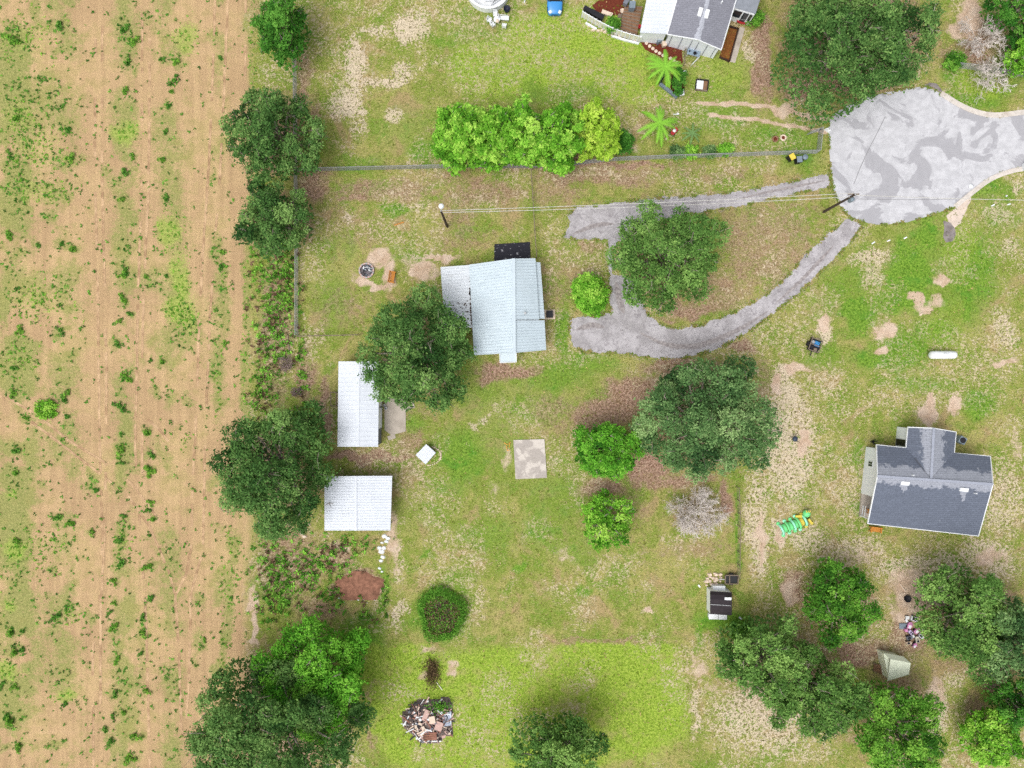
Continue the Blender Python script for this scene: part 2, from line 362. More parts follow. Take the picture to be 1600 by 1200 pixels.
def masks(px, py):
    wx = px + (fbm(px, py, 26, 1) - .5) * 26 + (vn(px, py, 6, 3) - .5) * 6
    wy = py + (fbm(px, py, 26, 4) - .5) * 26 + (vn(px, py, 6, 5) - .5) * 6
    inside = (px > -60) & (px < 1660) & (py > -60) & (py < 1260)
    edge = 388 + (fbm(px, py, 60, 2) - .5) * 14
    field = sstep(12, -12, wx - edge)
    field = np.where(px < 300, 1.0, field)
    big = fbm(px, py, 110, 6, 4)
    sand = np.maximum(blobs(wx, wy, B_SAND, (1.65, .25)), np.where(inside, .10 + .42 * sstep(.38, .62, fbm(px, py, 60, 3, 4)), .5 * sstep(.45, .7, big)))
    lush = np.maximum(blobs(wx, wy, B_LUSH, (1.6, .3)), np.where(inside, 0, .8 * sstep(.5, .3, big)))
    lit = blobs(wx, wy, B_LIT, (1.6, .35))
    dirt = blobs(wx, wy, B_DIRT, (1.55, .35))
    for r in RUTS:
        pts = r[:-1]; w = r[-1]
        for a, b in zip(pts[:-1], pts[1:]):
            dx, dy = b[0] - a[0], b[1] - a[1]; L2 = dx * dx + dy * dy
            t = np.clip(((px - a[0]) * dx + (py - a[1]) * dy) / L2, 0, 1)
            d = np.hypot(wx * .25 + px * .75 - a[0] - t * dx, wy * .25 + py * .75 - a[1] - t * dy)
            dirt = np.maximum(dirt, sstep(w * 1.5, w * .6, d))
    # pond of brown sand round the fire pit spares the tuft of grass beside it
    lime = blobs(wx, wy, B_LIME) * sstep(995, 1012, py + (vn(px, py, 14, 2) - .5) * 8) * sstep(1095, 1068, px + (vn(px, py, 20, 1) - .5) * 14) \
        + blobs(wx, wy, B_LIME[5:]) * (py < 700)
    lime = np.where(inside, np.clip(lime, 0, 1), 0)
    fg = np.zeros_like(px)
    fsel = px < 460
    if fsel.any():
        fg[fsel] = np.maximum(blobs(wx[fsel], wy[fsel], [b + (.85,) for b in FW], (2.0, .3)), blobs(wx[fsel], wy[fsel], [b + (.95,) for b in VERGE], (1.4, .4)))
    colm = np.zeros_like(px)
    for cx_, w_, a_ in ((25, 48, 1.0), (98, 36, .7), (195, 24, .8), (265, 32, .66), (342, 18, .6)):
        colm = np.maximum(colm, a_ * np.exp(-((wx - cx_) / w_) ** 2))
    fg = np.maximum(fg, colm * sstep(.30, .60, fbm(px, py, 52, 5, 3)) * 1.25)
    fg = np.where(inside, fg, .5 * sstep(.5, .72, big))
    fl = np.zeros_like(px)
    if fsel.any(): fl[fsel] = blobs(wx[fsel], wy[fsel], FL, (1.45, .2))
    return field, sand, lush, lit, dirt, lime, fg, fl

def axis(lo, hi, step, far):
    c = np.arange(lo, hi + step / 2, step)
    g = []; d = step; x = hi
    while x < far:
        d *= 1.35; x += d; g.append(x)
    n = []; d = step; x = lo
    while x > -far:
        d *= 1.35; x -= d; n.append(x)
    return np.concatenate([n[::-1], c, g])

# ---- ground material
t = NT('ground_cover')
co = t.pos()
a1 = t.attr('cover_a'); a2 = t.attr('cover_b')
s1 = t.node('ShaderNodeSeparateColor'); t.l.new(a1.outputs['Color'], s1.inputs[0])
s2 = t.node('ShaderNodeSeparateColor'); t.l.new(a2.outputs['Color'], s2.inputs[0])
m_sand, m_lush, m_lit, m_dirt = s1.outputs[0], s1.outputs[1], s1.outputs[2], a1.outputs['Alpha']
m_field, m_lime, m_fg, m_fl = s2.outputs[0], s2.outputs[1], s2.outputs[2], a2.outputs['Alpha']
nL = t.noise(co, 0.12, 4.0, 0.6)
nM = t.noise(co, 0.7, 4.0, 0.6)
nF = t.noise(co, 2.6, 3.0, 0.62, 1.2)         # worm-like clumps of turf
nF2 = t.noise(co, 4.2, 3.0, 0.65, 0.5)
nG = t.noise(co, 10.0, 2.0, 0.6)
nS = t.noise(t.scale(co, (1.0, 1.7, 1.0)), 5.0, 3.0, 0.7, 1.0)
def noisy(mask, n, k, lo, hi):
    return t.ss(t.m('ADD', mask, t.m('MULTIPLY', t.m('SUBTRACT', n, 0.5), k)), lo, hi)
def part(f, k): return t.m('MULTIPLY', f, k)
# lawn: olive turf with straw in it
lawn = t.mix(t.ss(t.m('ADD', nL, t.m('MULTIPLY', t.m('SUBTRACT', nM, .5), 1.1)), .34, .68), lin(130, 148, 62), lin(168, 162, 98))
nP = t.noise(co, 0.28, 4.0, 0.6, 0.6)
lawn = t.mix(part(t.ss(nP, .53, .64), .8), lawn, lin(112, 146, 50))
lawn = t.mix(part(t.ss(nP, .46, .34), .75), lawn, lin(176, 148, 114))
lawn = t.mix(part(t.ss(nF, .48, .64), .55), lawn, lin(100, 108, 46))
lawn = t.mix(part(t.ss(nS, .51, .64), .55), lawn, lin(196, 180, 130))
lawn = t.mix(part(t.ss(nS, .47, .36), .5), lawn, lin(92, 106, 44))
lush = t.mix(t.ss(nF2, .36, .64), lin(84, 126, 38), lin(132, 168, 64))
lush = t.mix(part(t.ss(nM, .5, .68), .55), lush, lin(76, 138, 44))
c = t.mix(part(noisy(m_lush, nM, .7, .02, .78), .95), lawn, lush)
limec = t.mix(t.ss(nF2, .36, .64), lin(118, 150, 46), lin(168, 190, 80))
limec = t.mix(part(t.ss(t.m('ADD', nM, t.m('MULTIPLY', t.m('SUBTRACT', nL, .5), .8)), .48, .72), .65), limec, lin(172, 164, 104))
limec = t.mix(part(t.ss(nF, .54, .68), .5), limec, lin(92, 116, 42))
limec = t.mix(part(t.ss(nS, .56, .7), .5), limec, lin(184, 180, 108))
c = t.mix(noisy(m_lime, nM, .5, .25, .7), c, limec)
litc = t.mix(t.ss(nF2, .38, .62), lin(122, 90, 76), lin(184, 150, 134))
litc = t.mix(part(t.ss(nS, .52, .68), .7), litc, lin(214, 188, 172))
litc = t.mix(part(t.ss(nM, .5, .7), .35), litc, lin(130, 116, 70))
c = t.mix(part(noisy(m_lit, t.m('ADD', t.m('MULTIPLY', nF, .5), t.m('MULTIPLY', nM, .5)), 1.5, .22, .80), .92), c, litc)
straw = t.mix(t.ss(m_sand, .34, .75), lin(190, 176, 126), lin(216, 198, 172))
sandc = t.mix(t.ss(nM, .3, .7), straw, t.mix(.5, straw, lin(226, 212, 190)))
sandc = t.mix(part(t.ss(nG, .52, .68), .35), sandc, lin(180, 156, 128))
fs = t.ss(t.m('ADD', t.m('MULTIPLY', m_sand, .74), t.m('MULTIPLY', t.m('SUBTRACT', t.m('ADD', t.m('MULTIPLY', nF, .6), t.m('MULTIPLY', nS, .4)), .5), 2.6)), .40, .55)
c = t.mix(t.m('MULTIPLY', part(fs, .92), t.m('SUBTRACT', 1.0, t.m('MULTIPLY', m_lush, .45))), c, sandc)
# dark turf flecks left standing in the sand
c = t.mix(part(t.m('MULTIPLY', t.ss(m_sand, .25, .8), t.ss(nF2, .53, .62)), .85), c, lin(98, 90, 50))
dirtc = t.mix(t.ss(nM, .3, .7), lin(194, 166, 142), lin(216, 194, 174))
dirtc = t.mix(part(t.ss(nF2, .56, .7), .5), dirtc, lin(154, 124, 100))
c = t.mix(part(noisy(m_dirt, t.m('ADD', t.m('MULTIPLY', nF, .5), t.m('MULTIPLY', nM, .5)), 1.3, .32, .78), .95), c, dirtc)
# the ploughed field
rows = t.noise(t.scale(co, (1.6, 0.05, 1.0)), 1.0, 3.0, 0.6)
fieldc = t.mix(t.ss(t.m('ADD', t.m('MULTIPLY', nL, .6), t.m('MULTIPLY', rows, .4)), .36, .64), lin(180, 151, 115), lin(204, 174, 132))
fieldc = t.mix(part(t.ss(nM, .52, .70), .5), fieldc, lin(184, 150, 120))
fieldc = t.mix(part(t.ss(nG, .58, .70), .4), fieldc, lin(156, 124, 92))
cross = t.noise(t.scale(co, (0.10, 1.8, 1.0)), 1.0, 3.0, 0.6)
fieldc = t.mix(part(t.ss(cross, .56, .72), .2), fieldc, lin(214, 184, 146))
fgc = t.mix(t.ss(nF2, .34, .66), lin(116, 136, 66), lin(160, 164, 98))
fieldc = t.mix(part(t.ss(t.m('ADD', m_fg, t.m('MULTIPLY', t.m('SUBTRACT', t.m('ADD', t.m('MULTIPLY', nF, .45), t.m('ADD', t.m('MULTIPLY', nM, .35), t.m('MULTIPLY', nS, .2))), .5), 3.4)), .22, 1.0), .78), fieldc, fgc)
fieldc = t.mix(part(t.ss(t.m('ADD', t.m('MULTIPLY', nL, .55), t.m('MULTIPLY', nM, .45)), .47, .64), .5), fieldc, lin(162, 154, 94))
flc = t.mix(t.ss(nF2, .34, .66), lin(128, 156, 62), lin(172, 186, 98))
fieldc = t.mix(part(t.ss(t.m('ADD', m_fl, t.m('MULTIPLY', t.m('SUBTRACT', nF2, .5), 1.4)), .2, .9), .85), fieldc, flc)
c = t.mix(m_field, c, fieldc)
# a little darker and lighter from blade to blade
c = t.mix(0.6, c, t.mix(t.ss(nG, .3, .7), (.62, .62, .62), (1.25, 1.25, 1.25)), 'MULTIPLY')
t.bump(t.m('ADD', t.m('MULTIPLY', nF2, 1.0), t.m('MULTIPLY', nG, .5)), .6, .12)
M_GROUND = t.done(c, 1.0, .0)

gx = axis(-66, 66, .26, 1500.0)
gy = axis(-51, 51, .26, 1500.0)
GX, GY = np.meshgrid(gx, gy)
gpx, gpy = GX.ravel() / S + 800, 600 - GY.ravel() / S
mf, ms, ml, mt, md, mli, mfg, mfl = masks(gpx, gpy)
nx, ny = len(gx), len(gy)
ii = (np.arange(ny - 1)[:, None] * nx + np.arange(nx - 1)[None, :]).ravel()
loops = np.stack([ii, ii + 1, ii + nx + 1, ii + nx], 1).ravel()
kind(np_mesh('ground', np.stack([GX.ravel(), GY.ravel(), np.zeros(nx * ny)], 1), loops, 4, M_GROUND,
     colors={'cover_a': np.stack([ms, ml, mt, md], 1), 'cover_b': np.stack([mf, mli, mfg, mfl], 1)}), 'structure')

# ---- paved and gravel sheets with ragged outlines
def sheet(name, pts, z, mat, rag=.12, step=.18, k='structure', seed=0):
    """a flat sheet whose outline is a closed photo-pixel polygon, roughened; z is its height"""
    w = [P(x, y) for x, y in pts]; out = []
    for i in range(len(w)):
        a, b = w[i], w[(i + 1) % len(w)]
        n = max(1, int((b - a).length / step))
        d = (b - a).normalized(); nrm = Vector((-d.y, d.x, 0))
        for k2 in range(n):
            p = a.lerp(b, k2 / n)
            q = np.array([p.x]), np.array([p.y])
            r = rag * ((fbm(q[0], q[1], 1.1, seed, 3)[0] - .5) * 2 + (random.random() - .5) * .7)
            out.append((p.x + nrm.x * r, p.y + nrm.y * r))
    bm = bmesh.new()
    vs = [bm.verts.new((x, y, z)) for x, y in out]
    bm.faces.new(vs)
    bmesh.ops.triangulate(bm, faces=bm.faces[:], ngon_method='EAR_CLIP')
    for f in bm.faces:
        if f.normal.z < 0: f.normal_flip()
    me = bpy.data.meshes.new(name); bm.to_mesh(me); bm.free(); me.materials.append(mat)
    o = bpy.data.objects.new(name, me); COL.objects.link(o)
    return kind(o, k) if k else o

def smooth_poly(pts, n=6):
    """Catmull-Rom through a closed list"""
    out = []; L = len(pts)
    for i in range(L):
        p0, p1, p2, p3 = [np.array(pts[(i + k) % L], float) for k in (-1, 0, 1, 2)]
        for k in range(n):
            u = k / n
            out.append(tuple(.5 * (2 * p1 + (p2 - p0) * u + (2 * p0 - 5 * p1 + 4 * p2 - p3) * u * u + (3 * p1 - p0 - 3 * p2 + p3) * u ** 3)))
    return out

t = NT('road_asphalt'); co = t.pos()
n1 = t.noise(co, .27, 4.0, .55, .9); n2 = t.noise(co, 5.0, 3.0, .6); n3 = t.noise(co, 1.2, 4.0, .6)
c = t.mix(t.ss(n3, .3, .7), lin(188, 188, 192), lin(207, 207, 211))
c = t.mix(t.m('MULTIPLY', t.ss(t.m('ADD', n1, t.m('MULTIPLY', t.m('SUBTRACT', n3, .5), .12)), .50, .545), .72), c, lin(158, 157, 162))   # damp blotches
strk = t.noise(t.scale(co, (.25, 2.2, 1)), 1.0, 3.0, .6)
c = t.mix(t.m('MULTIPLY', t.ss(strk, .54, .7), .3), c, lin(178, 177, 182))
c = t.mix(t.m('MULTIPLY', t.ss(n2, .52, .7), .25), c, lin(150, 149, 152))
t.bump(n2, .25, .02)
M_ROAD = t.done(c, .9, .1)

t = NT('gravel_drive'); co = t.pos()
n1 = t.noise(co, .5, 4.0, .6); n2 = t.noise(co, 4.5, 4.0, .7); n3 = t.noise(co, 1.6, 3.0, .6, 1.0)
c = t.mix(t.ss(n1, .36, .62), lin(160, 156, 158), lin(186, 182, 185))
c = t.mix(t.m('MULTIPLY', t.ss(n3, .53, .68), .6), c, lin(134, 128, 132))
c = t.mix(t.m('MULTIPLY', t.ss(n2, .54, .68), .55), c, lin(112, 107, 110))
c = t.mix(t.m('MULTIPLY', t.ss(n2, .46, .3), .5), c, lin(214, 208, 206))
t.bump(n2, .6, .05)
M_GRAVEL = t.done(c, .95, .1)
M_KERB = plain('kerb_concrete', lin(212, 204, 196), .9, .12, 2.0, .1, 0, lin(176, 160, 142))

ROAD = smooth_poly([(1296,190),(1312,172),(1345,155),(1385,145),(1425,137),(1452,137),(1476,150),(1503,167),(1532,178),(1560,181),(1605,176),(1720,165),(1900,150),(1900,230),(1720,248),(1605,262),(1572,269),(1546,280),
        (1520,299),(1492,322),(1455,336),(1420,346),(1380,351),(1348,347),(1325,337),(1308,312),(1299,282),(1296,240)], 4)
road = sheet('road', ROAD, .012, M_ROAD, .07)
DRIVE = [(880,372),(890,348),(886,338),(900,325),(950,318),(1005,311),(1080,306),(1150,300),(1220,287),(1297,271),(1297,292),(1250,301),(1200,312),(1140,324),(1080,334),(1020,350),(985,372),(962,378),(956,400),(958,428),(990,436),
         (998,462),(1010,488),(1035,508),(1060,514),(1100,507),(1150,487),(1200,459),(1232,430),(1262,394),(1300,361),(1322,342),(1349,350),(1330,377),(1302,406),(1252,454),(1200,496),(1175,515),(1125,544),(1075,558),(1025,561),(975,552),
         (912,550),(896,541),(890,520),(891,498),(930,494),(953,490),(954,470),(953,440),(951,428),(949,400),(950,374),(915,374)]
sheet('gravel_driveway', DRIVE, .008, M_GRAVEL, .22, .16)
def spline(pts, n=5):
    p = [pts[0]] + list(pts) + [pts[-1]]; out = []
    for i in range(1, len(p) - 2):
        p0, p1, p2, p3 = [np.array(p[i + k], float) for k in (-1, 0, 1, 2)]
        for k in range(n):
            u = k / n
            out.append(tuple(.5 * (2 * p1 + (p2 - p0) * u + (2 * p0 - 5 * p1 + 4 * p2 - p3) * u * u + (3 * p1 - p0 - 3 * p2 + p3) * u ** 3)))
    out.append(tuple(pts[-1])); return out
# worn wheel paths and spilled fines on the drive
t = NT('worn_gravel'); co = t.pos()
c = t.mix(t.ss(t.noise(co, 3.0, 4.0, .7), .36, .64), lin(134, 127, 128), lin(172, 165, 164))
t.bump(t.noise(co, 5.0, 3.0, .7), .5, .04)
M_WORN = t.done(c, 1.0, .0)
def worn(line, w):
    b = MB(); n = len(line)
    pts = [P(*line[int(i)]).lerp(P(*line[min(int(i) + 1, n - 1)]), i - int(i)) for i in np.arange(0, n - 1 + .01, .12)]
    for i, p in enumerate(pts):
        d = (pts[min(i + 1, len(pts) - 1)] - pts[max(i - 1, 0)]).normalized(); nn = Vector((-d.y, d.x, 0))
        e = w * S * min(1, .15 + 3 * min(i, len(pts) - 1 - i) / len(pts))
        b.v += [tuple(p + nn * e * random.uniform(.55, 1.15) + Vector((0, 0, .013))), tuple(p - nn * e * random.uniform(.55, 1.15) + Vector((0, 0, .013)))]
    b.f += [(2 * i, 2 * i + 1, 2 * i + 3, 2 * i + 2) for i in range(len(pts) - 1)]
    kind(b.build('gravel_wear', M_WORN), 'structure')
worn(spline([(1000, 520), (1040, 538), (1085, 541), (1120, 530), (1160, 512), (1200, 486)], 4), 5)
worn(spline([(1212, 474), (1250, 440), (1280, 408), (1302, 384)], 4), 3.2)
worn(spline([(962, 440), (968, 468), (975, 490)], 5), 6)
worn(spline([(900, 515), (925, 508), (945, 512)], 4), 5)
worn(spline([(895, 366), (930, 352), (960, 350)], 4), 4)
worn(spline([(1150, 312), (1200, 300), (1250, 290), (1290, 282)], 4), 2.2)
# concrete gutter along the south-east and north-east kerbs of the turning circle
def band(name, line, w, z, h, mat):
    pts = [P(x, y) for x, y in line]; b = MB()
    L = []; R = []
    for i, p in enumerate(pts):
        d = (pts[min(i + 1, len(pts) - 1)] - pts[max(i - 1, 0)]).normalized(); n = Vector((-d.y, d.x, 0)) * w / 2
        L.append(p + n); R.append(p - n)
    for i in range(len(pts) - 1):
        q = [L[i], R[i], R[i + 1], L[i + 1]]
        b.slab([(v.x, v.y, z + h) for v in q], h)
    return kind(b.build(name, mat), 'structure')
band('kerb', spline([(1492,323),(1520,300),(1546,281),(1572,270),(1605,263),(1720,249),(1890,231)]), .55, .02, .06, M_KERB)
band('kerb', spline([(1470,146),(1503,166),(1532,177),(1560,180),(1605,175),(1720,164),(1890,150)]), .6, .02, .06, M_KERB)
M_RDIRT = plain('washed_sand', lin(214, 198, 184), .95, .14, 1.5, .05, 0, lin(190, 166, 146))
sheet('sand_wash', [(1478,337),(1497,322),(1515,303),(1517,312),(1509,330),(1501,348),(1490,358),(1484,350)], .016, M_RDIRT, .14)
t = NT('damp_mud'); co = t.pos()
M_MUD = t.done(t.mix(t.ss(t.noise(co, 2.0), .35, .65), lin(116, 108, 106), lin(146, 138, 136)), .55, .4)
sheet('mud_puddle', [(1474,345),(1484,348),(1492,356),(1494,368),(1488,377),(1478,379),(1474,372),(1476,358)], .020, M_MUD, .12)
sheet('mud_patch', [(1443,133),(1452,129),(1464,132),(1472,141),(1470,145),(1456,138)], .020, M_MUD, .1)
t = NT('road_wire_line'); M_WIRELINE = t.done(lin(140, 139, 142), .9, .1)  # grey of the flat strips that imitate overhead wires on the road
def thin(name, line, w, z, mat):
    b = MB(); pts = [P(x, y) for x, y in line]
    for a, c2 in zip(pts[:-1], pts[1:]):
        d = (c2 - a).normalized(); n = Vector((-d.y, d.x, 0)) * w / 2
        b.add([(a + n) + Vector((0, 0, z)), (a - n) + Vector((0, 0, z)), (c2 - n) + Vector((0, 0, z)), (c2 + n) + Vector((0, 0, z))], [(0, 1, 2, 3)])
    return kind(b.build(name, mat), 'structure')
thin('road_wire_line', [(1383,182),(1372,205),(1358,232),(1344,262),(1334,288)], .07, .016, M_WIRELINE)  # strip on the asphalt in place of the wire running up to the oak
thin('road_wire_line', [(1340,311),(1400,312),(1450,312),(1492,311)], .06, .016, M_WIRELINE)  # strip on the asphalt imitating the wire across the turning circle

# tyre tracks pressed into the field: a packed groove between two low berms
t = NT('packed_soil'); co = t.pos()
c = t.mix(t.ss(t.noise(co, .8, 4.0, .6), .35, .65), lin(168, 138, 106), lin(206, 175, 138))
M_PACK = t.done(c, .95, .05)
def rut(line, w=.26):
    b = MB(); pts = []
    for a, c2 in zip(line[:-1], line[1:]):
        n = max(2, int(math.hypot(c2[0] - a[0], c2[1] - a[1]) / 9))
        pts += [(a[0] + (c2[0] - a[0]) * k / n, a[1] + (c2[1] - a[1]) * k / n) for k in range(n)]
    pts.append(line[-1])
    prof = ((-1, .002), (-.6, .035), (-.32, .006), (.32, .006), (.6, .035), (1, .002)); o = []
    ww = [P(x + random.uniform(-.5, .5), y) for x, y in pts]
    for i, p in enumerate(ww):
        d = (ww[min(i + 1, len(ww) - 1)] - ww[max(i - 1, 0)]).normalized(); n = Vector((-d.y, d.x, 0)); f = random.uniform(.4, 1.2)
        for s, z in prof: b.v.append((p.x + n.x * s * w * .6, p.y + n.y * s * w * .6, .003 + z * f))
    on = True
    for i in range(len(ww) - 1):
        if random.random() < (.12 if on else .3): on = not on
        if not on: continue
        for k in range(5): b.f.append((i * 6 + k + 1, i * 6 + k, i * 6 + 6 + k, i * 6 + 7 + k))
    return kind(b.build('wheel_track', M_PACK), 'structure')
for ln in ([(149,60),(148,180),(149,300),(152,420),(154,560),(156,700),(160,840),(156,930),(145,1020),(146,1200)], [(160,40),(159,180),(160,300),(163,420),(166,560),(166,700),(163,840),(157,960),(157,1100)],
           [(222,20),(222,180),(221,300),(217,420),(214,560),(211,700),(219,830),(228,960),(234,1200)], [(234,60),(233,200),(232,300),(226,420),(222,560),(222,740)],
           [(336,0),(332,130),(326,260),(318,380),(311,500),(307,640),(301,760),(298,860),(290,900),(274,930),(280,1030),(284,1160)], [(356,0),(350,140),(344,270),(335,380),(328,500),(322,640),(319,760),(317,860),(298,930),(296,1040),(290,1150)],
           [(0,618),(40,652),(90,690),(150,735),(200,775),(232,820),(250,860),(266,900),(274,930)], [(10,620),(60,650),(110,690),(160,720),(205,755),(240,800),(262,840),(282,880)],
           [(384,0),(384,60),(383,120)], [(230,655),(250,672),(263,690),(268,705)]):
    rut(ln)

# ------------------------------------------------------------------ foliage
def leaf_mat(name, transl=.25):
    t = NT(name)
    at = t.attr('leaf')
    t.put(t.bsdf.inputs['Base Color'], at.outputs['Color']); t.bsdf.inputs['Roughness'].default_value = .6
    t.bsdf.inputs['Specular IOR Level'].default_value = .03
    tr = t.node('ShaderNodeBsdfTranslucent'); mx = t.node('ShaderNodeMixShader'); mx.inputs[0].default_value = transl
    t.l.new(t.mix(1.0, at.outputs['Color'], (1.1, 1.25, .6), 'MULTIPLY'), tr.inputs['Color'])
    t.l.new(t.bsdf.outputs[0], mx.inputs[1]); t.l.new(tr.outputs[0], mx.inputs[2])
    t.l.new(mx.outputs[0], t.n['Material Output'].inputs['Surface'])
    return t.mat
M_LEAF = leaf_mat('tree_leaves', .13)
M_WEED = leaf_mat('weed_leaves', .15)
t = NT('tree_bark'); co = t.pos()
c = t.mix(t.ss(t.noise(t.scale(co, (6, 6, 1.5)), 1.0, 4.0, .6), .35, .65), lin(104, 94, 82), lin(182, 172, 160))
M_BARK = t.done(c, .95, .05)
t = NT('bleached_twigs'); co = t.pos()
c = t.mix(t.ss(t.noise(co, 1.2, 3.0, .6), .35, .65), lin(198, 188, 180), lin(228, 220, 214))
M_TWIG = t.done(c, .95, .05)

PAL = {   # (dark, mid, light) leaf colours
 'oak':   (lin(57, 92, 42), lin(103, 145, 70), lin(153, 190, 102)),
 'dkoak': (lin(49, 84, 42), lin(89, 129, 66), lin(139, 174, 98)),
 'grey':  (lin(57, 90, 52), lin(103, 141, 83), lin(156, 186, 122)),
 'green': (lin(54, 104, 34), lin(98, 154, 54), lin(146, 196, 80)),
 'vivid': (lin(58, 116, 34), lin(102, 170, 52), lin(146, 206, 78)),
 'lime':  (lin(74, 132, 36), lin(124, 188, 58), lin(182, 224, 98)),
 'yel':   (lin(112, 152, 42), lin(160, 202, 64), lin(208, 232, 102)),
 'shrub': (lin(46, 98, 34), lin(78, 136, 50), lin(116, 172, 72)),
}

def leaves_mesh(name, pos, nrm, size, col, rng, parent, aspect=.55, mat=None):
    """one rhombic leaf spray per point"""
    n = len(pos)
    r = rng.normal(size=(n, 3)); nrm = nrm / np.linalg.norm(nrm, axis=1, keepdims=True)
    u = np.cross(nrm, r); u /= np.linalg.norm(u, axis=1, keepdims=True) + 1e-9
    w = np.cross(nrm, u)
    s = size[:, None]
    v = np.stack([pos - u * s, pos - w * s * aspect + nrm * s * .15, pos + u * s, pos + w * s * aspect + nrm * s * .15], 1).reshape(-1, 3)
    c4 = np.repeat(np.concatenate([col, np.ones((n, 1))], 1), 4, 0)
    return np_mesh(name, v, np.arange(4 * n), 4, mat or M_LEAF, parent, {'leaf': c4})

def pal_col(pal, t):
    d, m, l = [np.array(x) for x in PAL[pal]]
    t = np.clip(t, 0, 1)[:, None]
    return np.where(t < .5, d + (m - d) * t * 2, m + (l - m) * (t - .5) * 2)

def tree(label, px, py, rx, ry, h, pal='oak', seed=1, group=None, clump=1.0, dens=1.0, leaf=.125, zlo=.35, name='oak_tree', cat='tree', limbs=8, gap=.0, dome=.9, shape=None):
    rng = np.random.default_rng(seed)
    zc = h * .72
    c = P(px, py, zc); f = (H - zc) / H * S
    Rx, Ry = rx * f, ry * f; R = (Rx * Ry) ** .5
    root = thing(name, label, cat, (c.x, c.y, 0), group)
    # clump centres, spread evenly over an uneven outline
    ph = rng.random(4) * 6.28
    sh = np.array(shape or [1.0] * 8)            # reach of the crown to E, NE, N, NW, W, SW, S, SE
    def outline(a):
        u = (np.asarray(a) / 6.2832 % 1.0) * 8; i0 = np.floor(u).astype(int); fr_ = u - i0
        return ripple(a) * (sh[i0 % 8] * (1 - fr_) + sh[(i0 + 1) % 8] * fr_)
    def ripple(a): return 1 + .09 * np.sin(2 * a + ph[0]) + .08 * np.sin(3 * a + ph[1]) + .07 * np.sin(5 * a + ph[2]) + .04 * np.sin(8 * a + ph[3])
    cr = max(.55, min(1.5, R * .24)) * clump
    N = int(max(8, 1.22 * (R / cr) ** 2))
    cand = [(0.02, -0.03)]
    for i in range(N):
        best = None; bd = -1
        for k in range(10):
            a = rng.random() * 6.2832; r = math.sqrt(rng.random()) * .86
            x, y = r * math.cos(a), r * math.sin(a)
            dd = min([((x - q[0]) ** 2 + (y - q[1]) ** 2) for q in cand] or [9])
            if dd > bd: bd = dd; best = (x, y)
        if rng.random() > gap or i < 6: cand.append(best)
    P_, N_, S_, C_ = [], [], [], []
    tops = []
    for (x, y) in cand:
        a = math.atan2(y, x); r = math.hypot(x, y); o = float(outline(a))
        z = h * (zlo + (1 - zlo) * math.sqrt(max(0, 1 - dome * r * r))) - cr * .55 + rng.normal() * .11 * h
        q = np.array([c.x + x * o * Rx, c.y + y * o * Ry, max(z, cr * .5)])
        rc = cr * rng.uniform(.6, 1.12)
        tops.append((q, rc))
        ctone = rng.normal(.02, .2)
        ns = int(19 * dens * (rc / .9) ** 1.6) + 5
        d = rng.normal(size=(ns, 3)); d[:, 2] = np.abs(d[:, 2]) * 1.0 - .25; d /= np.linalg.norm(d, axis=1, keepdims=True)
        sp = q + d * rc * np.array([1.0, 1.0, .7]) * rng.uniform(.7, 1.12, (ns, 1))
        st = rng.normal(0, .17, ns) + ctone
        nl = int(24 * dens)
        rad = rng.uniform(.2, .42, ns) * (.7 + .3 * cr)
        lp = np.repeat(sp, nl, 0) + rng.normal(size=(ns * nl, 3)) * np.repeat(rad, nl)[:, None] * np.array([.62, .62, .38])
        ln = np.repeat(d, nl, 0) * .6 + np.array([0, 0, .75]) + rng.normal(size=(ns * nl, 3)) * .55
        P_.append(lp); N_.append(ln); S_.append(rng.uniform(.5, 1.45, ns * nl) * leaf)
        C_.append(.5 + np.repeat(st, nl) + rng.normal(0, .09, ns * nl))
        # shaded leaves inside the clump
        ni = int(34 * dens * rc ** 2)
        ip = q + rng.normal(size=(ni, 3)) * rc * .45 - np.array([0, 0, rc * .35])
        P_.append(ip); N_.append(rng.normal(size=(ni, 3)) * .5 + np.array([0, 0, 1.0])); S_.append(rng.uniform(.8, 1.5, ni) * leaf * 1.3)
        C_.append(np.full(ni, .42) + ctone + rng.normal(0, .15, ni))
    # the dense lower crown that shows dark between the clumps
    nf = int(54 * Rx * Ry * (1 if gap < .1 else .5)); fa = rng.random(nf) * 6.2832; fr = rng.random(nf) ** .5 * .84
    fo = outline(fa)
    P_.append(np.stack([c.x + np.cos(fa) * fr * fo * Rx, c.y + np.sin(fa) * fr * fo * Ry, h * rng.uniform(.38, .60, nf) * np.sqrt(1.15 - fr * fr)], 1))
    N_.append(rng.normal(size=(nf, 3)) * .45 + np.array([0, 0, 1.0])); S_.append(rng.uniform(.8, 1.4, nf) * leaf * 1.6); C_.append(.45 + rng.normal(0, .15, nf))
    P_ = np.concatenate(P_); N_ = np.concatenate(N_); S_ = np.concatenate(S_); C_ = np.concatenate(C_)
    P_[:, 2] = np.maximum(P_[:, 2], .08)
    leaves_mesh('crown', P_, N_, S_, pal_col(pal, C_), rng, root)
    # trunk and limbs
    b = MB(); tr = .035 * h + .06
    zt = h * .34
    b.tube([(c.x, c.y, -.05), (c.x + rng.normal() * .05, c.y, zt * .5), (c.x + rng.normal() * .12, c.y + rng.normal() * .12, zt)], [tr * 1.35, tr, tr * .85], 8)
    order = rng.permutation(len(tops))[:limbs * 3]
